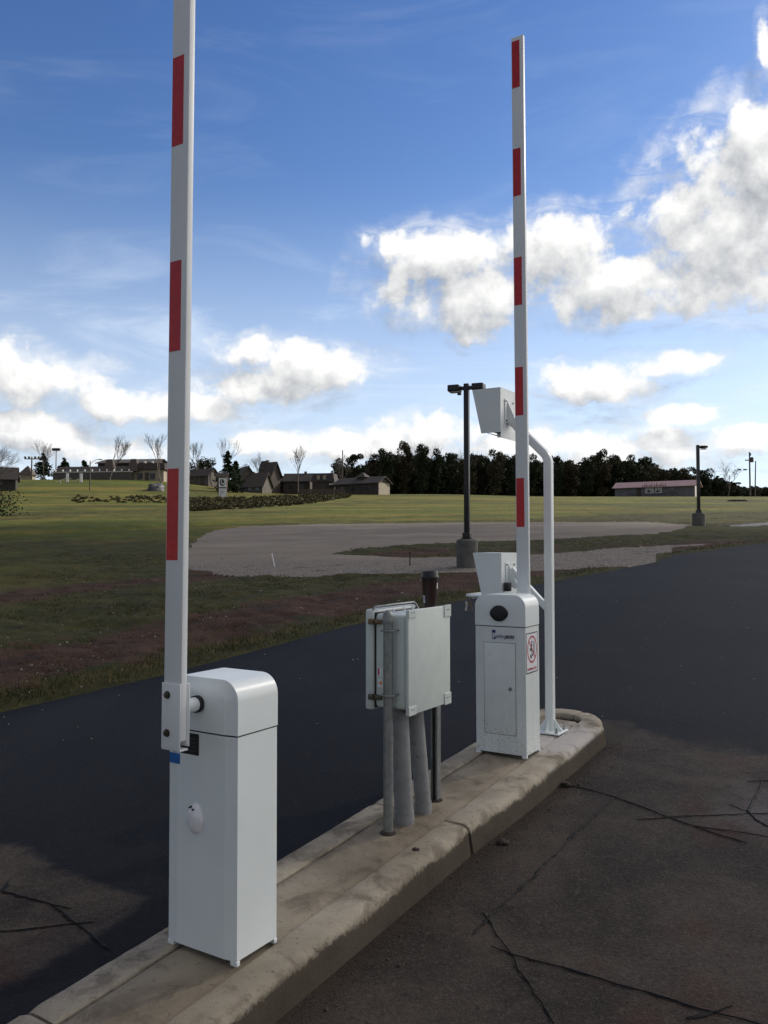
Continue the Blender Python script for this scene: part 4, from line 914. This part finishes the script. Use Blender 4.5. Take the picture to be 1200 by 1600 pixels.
# pyramid pavilion and the dark house at the left edge
h = house(42, 152, 0, 'small pavilion with pointed pyramid roof left of the evergreens', 'pavilion', 'pavilion'); MB().box(-1.0, 1.0, -1.0, 1.0, -.5, .9).build('wall', M['tan'], h); MB().loft([[(-1.35, -1.35, .9), (1.35, -1.35, .9), (1.35, 1.35, .9), (-1.35, 1.35, .9)], [(-.08, -.08, 2.6), (.08, -.08, 2.6), (.08, .08, 2.6), (-.08, .08, 2.6)]]).build('roof', M['shingle'], h)
h = house(-3, 118, R(20), 'dark house half hidden by the bare shrub at the left edge'); gable(h, 4.6, 4.0, 1.5, 1.6, M['darkwall'], M['darkwall']); win(h, -.5, .5, .7, 1.4, -2.0)
# long low civic building
B = thing('long_building', at(178, 148), R(-7), 'long low tan building with brown mansard roofs and a raised hall, left on the skyline', 'building')
MB().box(-10.2, 4.2, -2.5, 8, -1.2, 1.15).build('wall', M['greywall'], B); MB().box(4.2, 9.6, -1.4, 8, -1.2, 1.55).build('end_wall', M['tan'], B)
MB().loft([[(-10.6, -2.0, 1.3), (4.6, -2.0, 1.3), (4.6, 8.2, 1.3), (-10.6, 8.2, 1.3)], [(-10.0, -.6, 2.35), (4.2, -.6, 2.35), (4.2, 7.6, 2.35), (-10.0, 7.6, 2.35)]]).build('roof', M['roofdark'], B)
MB().box(-10.3, 4.3, -2.6, -1.9, 1.15, 1.28).build('coping', M['trim'], B)
MB().loft([[(4.0, -1.9, 1.6), (10.0, -1.9, 1.6), (10.0, 8.2, 1.6), (4.0, 8.2, 1.6)], [(4.3, -1.6, 2.75), (9.8, -1.6, 2.75), (9.8, 8, 2.75), (4.3, 8, 2.75)]]).build('fascia_roof', M['roofbrown'], B)
gable(B, 10.5, 7.5, 3.1, .9, M['brownwall'], M['roofdark'], .4, x0=1.4, y0=5.2, name_w='hall_wall', name_r='hall_roof')
MB().box(-1.6, 6.8, 1.30, 1.36, 3.0, 3.12).build('hall_trim', M['trim'], B)
for xx in (-.2, 4.2):
    MB().loft([[(xx - 1.0, -2.3, 1.3), (xx + 1.0, -2.3, 1.3), (xx + 1.0, -.6, 1.3), (xx - 1.0, -.6, 1.3)], [(xx - .5, -1.6, 3.5), (xx + .5, -1.6, 3.5), (xx + .5, -1.0, 3.5), (xx - .5, -1.0, 3.5)]]).build('roof_turret', M['shingle'], B)
for i, xx in enumerate((2.6, 5.2, 6.6)): MB().lathe([(.26, 2.6), (.26, 3.2), (.12, 3.3)], 10, xx, .9).build('roof_vent', M['trim'], B)
for i in range(11): MB().lathe([(.05, 1.28), (.05, 1.38), (.15, 1.45), (.15, 1.58), (.06, 1.68)], 8, -9.8 + i * 1.35, -2.3).build('globe_light', M['signwhite'], B)
for xx in (4.9, 7.2): win(B, xx, xx + .8, .0, .9, -1.42)
MB().box(6.2, 6.9, -1.46, -1.4, -.8, 1.1).build('door', M['brownwood'], B)
for u, v, lb in ((104, 764, 'white signpost by the sloping rails before the long building'), (125.5, 759, 'thin white signpost in front of the long building')):
    o = thing('white_post', at(u, 132), 0, lb, 'post'); MB().box(-.2, .2, -.05, .05, .1, 1.5).build('panel', M['signwhite'], o); MB().box(-.06, .06, -.04, .04, -.4, .1).build('stake', M['wood'], o)
o = thing('handrail', at(106, 130), R(8), 'pale sloping handrail on the bank below the long building', 'railing'); MB().tube([(-2.0, 0, .15), (-.6, 0, .75), (.3, 0, .80)], .05, 6).build('rail', M['trim'], o); MB().tube([(-1.2, 0, -.5), (-1.2, 0, .5)], .04, 6).build('stake', M['trim'], o); MB().tube([(.6, 0, .3), (1.5, 0, .75)], .05, 6).build('rail', M['trim'], o)
blob('tarp_mound', mat('grey-blue tarp', (.06, .062, .068), .6, var=.2, scale=2), at(242, 122) + Vector((0, 0, .2)), 1.35, 'low dark mound under a grey tarp below the long building', 'mound', 3, 3, .62)
# shed with red roof
Bn = thing('red_roof_shed', at(1027, 158), R(-32), 'low white-ended shed with faded red metal roof and bird pictures, right before the wood', 'shed')
M['palewall'] = mat('pale painted boards', (.52, .50, .47), .8, var=.06, scale=2)
M['duskwall'] = mat('grey-mauve boards', (.16, .15, .165), .85, var=.12, scale=2)
gable(Bn, 14.6, 4.4, 1.9, .95, M['duskwall'], M['redroof'], .45); MB().box(7.29, 7.33, -2.1, 2.1, -.4, 1.9).build('end_wall', M['palewall'], Bn)
for x0_, x1_ in ((-1.6, .0), (.2, 1.5)):
    p_ = MB().box(x0_, x1_, -2.28, -2.21, .55, 1.75).build('picture_panel', M['palewall'], Bn); xm = (x0_ + x1_) / 2
    MB().add([(xm - .5, -2.30, 1.0), (xm - .2, -2.30, 1.15), (xm - .25, -2.30, 1.55), (xm + .05, -2.30, 1.1), (xm + .5, -2.30, 1.12), (xm + .1, -2.30, .85), (xm - .3, -2.30, .80)], [(0, 1, 6), (1, 2, 3), (1, 3, 5, 6), (3, 4, 5)]).build('bird_silhouette', M['ink'], p_)
win(Bn, 2.8, 3.8, 1.0, 1.6, -2.2); MB().box(-3.2, -2.3, -2.26, -2.2, .0, 1.8).build('door', M['brownwood'], Bn)
rr_ = MB()
for i in range(14): a = -2.1 + i * .32; rr_.add([(a, -2.45, 1.78), (a + .12, -2.45, 2.35 + .18 * (i % 3)), (a + .26, -2.45, 1.78), (a + .12, -2.40, 1.9)], [(0, 1, 2), (0, 3, 1), (1, 3, 2)])
rr_.build('fretwork_trim', M['brownwood'], Bn)
rl = MB()
for i in range(9): rl.box(-4.4 + i * 1.1, -4.3 + i * 1.1, -3.3, -3.2, -.5, .55)
rl.box(-4.4, 4.6, -3.3, -3.2, .45, .58); rl.build('porch_rail', M['brownwood'], Bn)
# culvert
cv = thing('culvert', at(1153, 96), 0, 'dark culvert mouth with concrete headwall in the far bank', 'culvert')
MB().loft([[(-1.5, -.3, -.3), (1.6, -.3, -.3), (1.6, .6, -.3), (-1.5, .6, -.3)], [(-.8, -.05, .22), (.9, -.05, .22), (.9, .6, .22), (-.8, .6, .22)]]).build('headwall', M['bark'], cv); MB().tube([(.0, -.34, .0), (.0, .3, .0)], .20, 14).build('pipe_mouth', M['black'], cv)
# stakes by the gravel
for (u, v, hgt, ln, lb, m_) in ((431, 887, .34, -.10, 'leaning white survey stake on the gravel edge', M['signwhite']), (640.5, 886, .36, 0, 'thin dark wire stake on the gravel left of the lamp base', M['black']), (858, 886, .40, 0, 'thin dark wire stake behind the reader pole', M['black'])):
    x, y = ground_at(u, v); s_ = MB().tube([(0, 0, -.1), (ln, 0, hgt)], .016, 6).build('survey_stake', m_, None); s_.location = (x, y, Hs(x, y)); tag(s_, lb, 'stake')

# ------------------------------------------------------------------ vegetation
def leaf_mat(name, c, var=.35, tr=.25):
    m = bpy.data.materials.new(name); m.use_nodes = True; t = m.node_tree; N = NT(t); b = t.nodes['Principled BSDF']
    P = N.n('ShaderNodeTexCoord').outputs['Object']; nz = N.noise(P, .9, 4, .6); nf = N.noise(P, 5, 2, .6)
    col = N.mix(N.smooth(nz, .35, .65), tuple(q * (1 - var) for q in c), tuple(q * (1 + var) for q in c)); col = N.mix(N.math('MULTIPLY', nf, .35), col, tuple(q * 1.5 for q in c))
    t.links.new(col, b.inputs['Base Color']); b.inputs['Roughness'].default_value = .8; b.inputs['Specular IOR Level'].default_value = .1; return m
L1 = leaf_mat('dark oak leaves', (.028, .036, .018)); L2 = leaf_mat('late autumn leaves', (.052, .046, .026)); L3 = leaf_mat('conifer needles', (.022, .034, .018)); L4 = leaf_mat('bank brush', (.062, .056, .028)); LB = leaf_mat('blackish pine', (.018, .026, .016))
def leaf_quads(C, size, rng):
    n = len(C); a = rng.normal(size=(n, 3)); a /= np.linalg.norm(a, axis=1, keepdims=True); b = rng.normal(size=(n, 3)); b -= a * (a * b).sum(1, keepdims=True); b /= np.linalg.norm(b, axis=1, keepdims=True)
    s = size * rng.uniform(.6, 1.35, (n, 1)); V = np.stack([C - a * s, C + b * s * .55, C + a * s, C - b * s * .55], 1).reshape(-1, 3); return V, np.arange(4 * n).reshape(n, 4)
def branches(h, rng, spread=.45, lv=4, r0=.16, trunk=.35, up=.35, kids=(3, 4)):
    mb = MB(); tips = []
    def grow(p, d, L, r, lev):
        pts = [p]; dd = d.copy()
        for i in range(3):
            dd = (dd + Vector(rng.normal(size=3) * .13) + Vector((0, 0, up * .12))).normalized(); pts.append(pts[-1] + dd * L / 3)
        mb.tube(pts, [r, r * .85, r * .7, r * .5], 5 if lev < 2 else 3, False)
        if lev >= lv: tips.append((pts[-1], dd)); return
        for k in range(int(rng.integers(kids[0], kids[1] + 1))):
            i = rng.uniform(.35, 1.0); b = pts[1].lerp(pts[3], i); ax = Vector(rng.normal(size=3)); ax = (ax - dd * ax.dot(dd)).normalized()
            nd = (dd * (1 - spread * .55) + ax * spread * rng.uniform(.7, 1.25) + Vector((0, 0, up * .3))).normalized(); tips.append((b, nd)); grow(b, nd, L * rng.uniform(.58, .78), r * .55, lev + 1)
    grow(Vector((0, 0, -.5)), Vector((0, 0, 1)), h * trunk + .5, r0, 0); return mb, tips
def crown_points(rng, h, w, n, z0=.25, lumps=16):
    cs = []
    for i in range(lumps):
        t = rng.uniform(0, 1); z = h * (z0 + (1 - z0) * t * .93); rad = w * .5 * math.sin(math.pi * min(.97, .18 + .75 * (1 - t) ** .8)) ** .7
        a = rng.uniform(0, 2 * math.pi); q = rng.uniform(.2, 1) * rad * .8; cs.append((q * math.cos(a), q * math.sin(a), z, rng.uniform(.15, .27) * w))
    out = []
    for c in cs:
        m_ = n // lumps; v = rng.normal(size=(m_, 3)); v /= np.linalg.norm(v, axis=1, keepdims=True); out.append(np.array(c[:3]) + v * (rng.uniform(.25, 1, (m_, 1)) ** .5) * c[3] * np.array([1, 1, .75]))
    return np.concatenate(out)
def leafy_tree(seed, h, w, lm, n=2600, size=.20, name='tree', z0=.16):
    rng = np.random.default_rng(seed); root = empty(name, (0, 0, 0)); mb, tips = branches(h * .9, rng, .5, 3, h * .016, .42); mb.build('trunk', M['bark'], root)
    P = crown_points(rng, h, w, n, z0, 24); V, Fq = leaf_quads(P, size, rng); fast_mesh('crown', V, Fq, lm, root); return root
def bare_tree(seed, h, m_, name='bare_tree', spread=.42, lv=4, r0=None, trunk=.30, up=.5, kids=(3, 4)):
    rng = np.random.default_rng(seed); root = empty(name, (0, 0, 0)); mb, tips = branches(h, rng, spread, lv, r0 or h * .010, trunk, up, kids); z = max(v[2] for v in mb.v)
    k = h / z; mb.v = [(a * k, b * k, c * k) for a, b, c in mb.v]
    nt = int(len(mb.f) * .28); t_ = MB(); t_.v, t_.f = mb.v, mb.f; t_.build('trunk', m_, root); return root
def conifer(seed, h, w, lm, name='conifer_tree', n=3400, droop=.35):
    rng = np.random.default_rng(seed); root = empty(name, (0, 0, 0)); MB().tube([(0, 0, -.4), (0, 0, h * .95)], [h * .018, .02], 8).build('trunk', M['bark'], root)
    P = []; nb = int(h * 11)
    for i in range(nb):
        t = rng.uniform(0, 1) ** .85; z = h * (.05 + .93 * t); L = w * .5 * (1 - t) ** .85 * rng.uniform(.65, 1.12) + .08; a = rng.uniform(0, 2 * math.pi); m_ = max(6, int(n / nb))
        u = rng.uniform(.1, 1, m_); x = np.cos(a) * L * u; y = np.sin(a) * L * u; zz = z - droop * L * u ** 1.5 + .12 * L; P.append(np.stack([x, y, zz], 1) + rng.normal(size=(m_, 3)) * .10 * (L + .3))
    P = np.concatenate(P) * np.array([1.3, 1.3, 1]); V, Fq = leaf_quads(P, .19, rng); fast_mesh('crown', V, Fq, lm, root); return root
PROTO = {}
def place(kind, maker, loc, rz, sc, label, cat, group=None):
    if kind not in PROTO: o = maker(); PROTO[kind] = o
    else: o = copy_tree(PROTO[kind])
    o.location = loc; o.rotation_euler = (0, 0, rz); o.scale = (sc[0], sc[0], sc[1]) if isinstance(sc, tuple) else (sc, sc, sc); tag(o, label, cat)
    if group: o['group'] = group
    elif 'group' in o: del o['group']
    return o
def top_h(u, Y, v): return EYE + (850 - v) / F_PX * Y - at(u, Y).z
# evergreens on the left
for (u, Y, v, w, sd_, lb) in ((66, 158, 707, 4.0, 1, 'dark pointed evergreen behind the slim floodlight pole, leftmost of the evergreens'), (99, 160, 714, 3.7, 2, 'open-branched spruce right of the floodlight pole'), (130, 164, 719, 3.6, 3, 'squat dark evergreen beside the raised hall'),
                         (355, 130, 704, 3.6, 4, 'tall dark conifer rising right behind the roadside sign')):
    hh = top_h(u, Y, v); o = conifer(sd_, hh, w * (1.0 if sd_ != 4 else 1.05), L3 if sd_ != 3 else LB, droop=.5 if sd_ == 2 else .3); o.location = at(u, Y); tag(o, lb, 'conifer', 'evergreens by the buildings')
o = conifer(5, top_h(367, 132, 720), 2.6, L3); o.location = at(367.5, 132); tag(o, 'lower dark conifer joined to the right of the sign conifer', 'conifer', 'evergreens by the buildings')
for (u, Y, v, w, lb, sd_) in ((322, 156, 716, 4.2, 'round dark broadleaf tree behind the small cabin', 61), (305, 160, 722, 4.0, 'lower dark tree beside the near barrier arm on the skyline', 62), (377, 160, 734, 3.0, 'small brownish tree peeking between conifer and cottages', 63)):
    o = leafy_tree(sd_, top_h(u, Y, v), w, L1 if sd_ != 63 else L2, 1500, .16); o.location = at(u, Y); tag(o, lb, 'tree', 'broadleaf trees by the cottages')
# bare trees
for i, (u, Y, v, lb) in enumerate(((66, 156, 683, 'pale bare tree above the leftmost evergreen'), (170, 140, 671, 'big bare tree standing before the raised hall'), (252, 140, 675, 'bare tree just left of the near barrier arm'), (309, 150, 684, 'bare tree close to the right of the near barrier arm'),
                                  (347, 150, 682, 'bare tree behind the sign conifer'), (407, 165, 702, 'thin bare tree behind the tall narrow house'), (468, 138, 692, 'slender bare tree before the wide dark house'), (533, 160, 703, 'twiggy bare tree at the left end of the wood'), (383, 150, 722, 'small forked bare tree beside the A-frame cottage'))):
    o = bare_tree(20 + i, top_h(u, Y, v), M['lightbrown'], 'bare_tree', .36, 5, .115, .34, .75, (3, 4)); o.location = at(u, Y); tag(o, lb, 'bare tree', 'bare trees along the skyline')
o = bare_tree(44, top_h(1137, 172, 716), M['lightbrown'], 'bare_tree', .62, 4, .12, .3, .15); o.location = at(1137, 172); tag(o, 'spreading bare tree above the low hedge near the transformer pole', 'bare tree', 'bare trees along the skyline')
shp = at(-8, 62); o = bare_tree(47, top_h(-8, 62, 686), mat('grey shrub twigs', (.060, .052, .046), .9, var=.2), 'bare_shrub', .50, 5, .07, .26, .35, (4, 5)); o.location = shp; rs = np.random.default_rng(9); pr = rs.normal(size=(1500, 3)) * np.array([.8, .8, .8]) + np.array([0, 0, .6]); pr = pr[pr[:, 2] > -.3]; V, Fq = leaf_quads(pr, .09, rs); fast_mesh('twig_thicket', V, Fq, LB, o); tag(o, 'large tangled bare shrub at the left edge of the field', 'shrub')
# wood edge: single trees in front, the mass behind as one
WOOD = [(533, 716, 'leftmost leafy tree of the wood, behind the long shed'), (556, 708, 'tree of the wood above the left half of the long shed'), (583, 699, 'ragged tree of the wood above the shed cupola'), (606, 692, 'high ragged tree of the wood above the end of the long shed'),
        (632, 688, 'tallest tree of the wood, left of the twin-head lamp post'), (660, 693, 'bushy tree of the wood, third left of the twin-head lamp post'), (684, 702, 'rounded tree of the wood, second left of the twin-head lamp post'), (707, 706, 'tree of the wood next to the left of the twin-head lamp pole'),
        (733, 698, 'tree of the wood directly behind the twin-head lamp pole'), (757, 707, 'tree of the wood next to the right of the twin-head lamp pole'), (775, 702, 'round-topped tree of the wood under the upper reader hood'), (800, 708, 'tree of the wood mostly hidden by the far barrier arm'),
        (830, 710, 'tree of the wood between far barrier arm and pedestal pole'), (868, 712, 'tree of the wood next to the right of the pedestal pole'), (893, 709, 'second tree of the wood right of the pedestal pole'), (917, 704, 'high tree of the wood, third right of the pedestal pole'), (940, 702, 'high tree of the wood, fourth right of the pedestal pole'),
        (962, 709, 'tree of the wood above the left end of the red-roofed shed'), (986, 711, 'tree of the wood above the left part of the red roof'), (1008, 713, 'tree of the wood above the middle of the red roof'), (1030, 722, 'lower tree of the wood above the right part of the red roof'), (1052, 728, 'low tree of the wood above the right end of the red roof'),
        (1076, 729, 'low tree of the wood left of the distant single lamp'), (1100, 731, 'low tree of the wood right of the distant single lamp'), (1124, 747, 'low bush-like tree under the spreading bare tree'), (1150, 753, 'low dark tree left of the transformer pole'), (1178, 758, 'low dark tree behind the plain leaning pole'), (1204, 758, 'low dark tree cut by the right edge')]
for i, (u, v, lb) in enumerate(WOOD):
    k = i % 6; Y = 178 + 7 * ((i * 37) % 5) / 5; hh = top_h(u, Y, v)
    place('oak%d' % k, lambda k=k: leafy_tree(100 + k, 10.0, 5.6, L1 if k not in (2, 4) else L2, 4200, .22), at(u, Y), i * 1.3, ((.80 if hh > 6 else .62) * (.9 + .25 * ((i * 13) % 7) / 7), hh / 10.0), lb, 'tree', 'trees at the edge of the wood')
for i, (u, v, lb) in enumerate(((628, 690, 'twiggy bare crown rising above the highest part of the wood'), (668, 690, 'bare crown poking out of the wood left of the twin-head lamp'), (600, 700, 'bare crown above the right half of the long shed'), (880, 703, 'bare crown poking out of the wood right of the pedestal pole'), (718, 700, 'bare crown just left of the twin-head lamp pole'), (1042, 722, 'bare crown above the red-roofed shed'))):
    o = bare_tree(70 + i, top_h(u, 192, v - 2), M['bark'], 'bare_tree', .45, 4, .11, .32, .5); o.location = at(u, 192); tag(o, lb, 'bare tree', 'bare crowns in the wood')
rng = np.random.default_rng(5); PW = []
for i in range(150):
    u = rng.uniform(515, 1290); Y = rng.uniform(188, 225); g_ = at(u, Y); vt = np.interp(u, [515, 560, 630, 700, 800, 880, 940, 1010, 1060, 1120, 1160, 1290], [735, 716, 700, 708, 712, 716, 708, 717, 732, 745, 760, 762]) + rng.uniform(2, 14)
    hh = EYE + (850 - vt) / F_PX * Y - g_.z; PW.append(crown_points(rng, max(2.5, hh), 6.0, 800, -.02, 12) + np.array(g_))
n = 60000; u = rng.uniform(520, 1300, n); Yw = rng.uniform(190, 226, n); Xw = (u - 600) / F_PX * Yw; gz = H(Xw, Yw)
vt = np.interp(u, [515, 560, 630, 700, 800, 880, 940, 1010, 1060, 1120, 1160, 1290], [752, 728, 716, 722, 724, 726, 722, 728, 740, 752, 765, 766]) + 14 * (fbm(Xw, Yw * 0, .35, 3, 55) - .5)
PW.append(np.stack([Xw, Yw, gz + rng.uniform(0, 1, n) * (EYE + (850 - vt) / F_PX * Yw - gz)], 1))
V, Fq = leaf_quads(np.concatenate(PW), .42, rng); wd = fast_mesh('wood', V, Fq, L1); wd['kind'] = 'stuff'; tag(wd, 'dense dark wood filling the skyline behind the single trees', 'wood')
# brush on the bank
PB = []
for i in range(80, 900):
    u = rng.uniform(290, 545) if i > 170 else rng.uniform(115, 268); v = np.interp(u, [105, 268, 300, 400, 520, 560], [779, 780, 786, 783, 776, 773.5]) + rng.uniform(-4, 9) * np.interp(u, [105, 260, 300, 480, 545], [.7, 1, 1.5, 1.1, .3])
    if i <= 170: v = rng.uniform(776, 786)
    x, y = ground_at(u, v); h_ = rng.uniform(.04, .32) * (1 if i > 170 else .35) * (1.6 if rng.uniform() < .08 else .8); m_ = int(18 + 60 * rng.uniform()); p = rng.normal(size=(m_, 3)) * np.array([.38, .38, .28]) * (h_ + .28); p[:, 2] = np.abs(p[:, 2]); PB.append(p + np.array([x, y, Hs(x, y)]))
V, Fq = leaf_quads(np.concatenate(PB), .12, rng); bk = fast_mesh('brush', V, Fq, L4); bk['kind'] = 'stuff'; tag(bk, 'dark tangled brush covering the bank before the cottages', 'brush')
# grass blades on the verge
rng = np.random.default_rng(11); n = 170000
yy = 5.6 * (28 / 5.6) ** rng.uniform(0, 1, n); cc = rng.uniform(-.62, .62, n); xx = cc * yy; q_ = roadq(xx, yy)
so_ = np.clip(.95 * np.exp(-((q_ - 1.5) / .95) ** 2) + .75 * np.exp(-((q_ - 7.2) / 1.2) ** 2) * sstep(4, 1, xx), 0, 1); dn = fbm(xx, yy, .9, 3, 77)
keep = (q_ > .02) & (q_ < 16) & ~inpoly(xx, yy, LOT) & (rng.uniform(0, 1, n) < (1.15 - so_) * sstep(.38, .62, dn) + .8 * np.exp(-((q_ - .25) / .25) ** 2))
xx, yy, q_ = xx[keep], yy[keep], q_[keep]; n = len(xx); zz = H(xx, yy) + (fbm(xx, yy, 1.1, 4, 3) - .5) * .16 * sstep(0, .8, q_) + .015
hh = rng.uniform(.015, .055, n) * (1 + .9 * np.exp(-((q_ - .35) / .3) ** 2)); a = rng.uniform(0, 2 * math.pi, n); wv_ = .0035 + .00022 * yy; ln = rng.normal(size=(n, 2)) * .5
b0 = np.stack([xx - np.cos(a) * wv_, yy - np.sin(a) * wv_, zz], 1); b1 = np.stack([xx + np.cos(a) * wv_, yy + np.sin(a) * wv_, zz], 1); tp_ = np.stack([xx + ln[:, 0] * hh, yy + ln[:, 1] * hh, zz + hh], 1)
V = np.stack([b0, b1, tp_], 1).reshape(-1, 3); gm = mat('grass blades', (.060, .058, .021), .85, var=.45, scale=1.3, col2=(.15, .118, .056), thr=(.48, .60), coord='World', spec=.1)
gr = fast_mesh('grass', V, np.arange(3 * n).reshape(n, 3), gm); gr['kind'] = 'stuff'; tag(gr, 'short ragged grass growing on the verge beyond the road', 'grass')
# loose stones
n = 5200; yy = 6 * (26 / 6) ** rng.uniform(0, 1, n); xx = rng.uniform(-.6, .6, n) * yy; q_ = roadq(xx, yy)
keep = ((q_ > .1) & (q_ < 11) & (rng.uniform(0, 1, n) < .55)) | ((q_ < -.1) & (rng.uniform(0, 1, n) < .05)); xx, yy, q_ = xx[keep], yy[keep], q_[keep]; n = len(xx)
oc = np.array([(1, 0, 0), (-1, 0, 0), (0, 1, 0), (0, -1, 0), (0, 0, 1), (0, 0, -1)], float); of = np.array([(0, 2, 4), (2, 1, 4), (1, 3, 4), (3, 0, 4), (2, 0, 5), (1, 2, 5), (3, 1, 5), (0, 3, 5)])
sz = rng.uniform(.006, .020, n) * np.where(q_ < 0, .6, 1.0) * np.where(rng.uniform(0, 1, n) < .03, 2.2, 1); zz = H(xx, yy) + np.where(q_ > 0, (fbm(xx, yy, 1.1, 4, 3) - .5) * .16 * sstep(0, .8, q_) + .02, ROAD_H) + sz * .3
V = (oc[None] * rng.uniform(.6, 1.3, (n, 6, 1)) * sz[:, None, None] * np.array([1, 1, .7]) + np.stack([xx, yy, zz], 1)[:, None]).reshape(-1, 3); Fq = (of[None] + 6 * np.arange(n)[:, None, None]).reshape(-1, 3)
sn = fast_mesh('loose_stones', V, Fq, mat('pale pebbles', (.26, .23, .20), .9, var=.45, scale=7, coord='World')); sn['kind'] = 'stuff'; tag(sn, 'small pale stones scattered over the red soil and road', 'stones')
# grit along the foot of the kerb
n = 1500; s_ = rng.uniform(-.6, 3.7, n); p_ = .14 + np.abs(rng.normal(size=n)) * .10; xx = OO[0] + s_ * DV[0] + p_ * NV[0]; yy = OO[1] + s_ * DV[1] + p_ * NV[1]; sz = rng.uniform(.0012, .0042, n) * np.where(rng.uniform(0, 1, n) < .03, 2.2, 1); zz = .02 * xx + .065 * yy + ROAD_H + sz * .4
V = (oc[None] * rng.uniform(.6, 1.3, (n, 6, 1)) * sz[:, None, None] + np.stack([xx, yy, zz], 1)[:, None]).reshape(-1, 3); Fq = (of[None] + 6 * np.arange(n)[:, None, None]).reshape(-1, 3)
gt = fast_mesh('grit', V, Fq, mat('road grit', (.060, .048, .038), .9, var=.5, scale=30, coord='World')); gt['kind'] = 'stuff'; tag(gt, 'brown grit lying along the foot of the kerb', 'grit')

# ------------------------------------------------------------------ the low cloud added out of view to shade the foreground
def shade_cloud():
    t = 620.0; c = Vector((-1, -2, 0)) + SUN_DIR * t
    side = Vector((-SUN_DIR.y, SUN_DIR.x, 0)).normalized(); upv = SUN_DIR.cross(side); upv = -upv if upv.z < 0 else upv
    bm = bmesh.new(); bmesh.ops.create_icosphere(bm, subdivisions=5, radius=1)
    for v in bm.verts:
        k = 1 + .22 * mnoise.noise(v.co * 2.3) + .16 * abs(mnoise.noise(v.co * 5.5)) + .08 * abs(mnoise.noise(v.co * 13))
        v.co = side * (v.co.x * 50 * k) + upv * (v.co.z * 15 * k) + SUN_DIR * (v.co.y * 24 * k)
    m = mat('cloud vapour', (.85, .86, .88), 1.0, var=.02, scale=.05); t_ = m.node_tree; N = NT(t_)
    tr = N.n('ShaderNodeBsdfTransparent'); mx = N.n('ShaderNodeMixShader'); mx.inputs[0].default_value = .58
    out = [n for n in t_.nodes if n.type == 'OUTPUT_MATERIAL'][0]; t_.links.new(tr.outputs[0], mx.inputs[1]); t_.links.new(t_.nodes['Principled BSDF'].outputs[0], mx.inputs[2]); t_.links.new(mx.outputs[0], out.inputs[0])
    o = MB().bm(bm).build('shade_cloud', m, None, True, 180); o.location = c; o['kind'] = 'stuff'; tag(o, 'added unseen cloud high to the right, shading the gates', 'shade_cloud'); return o
shade_cloud()
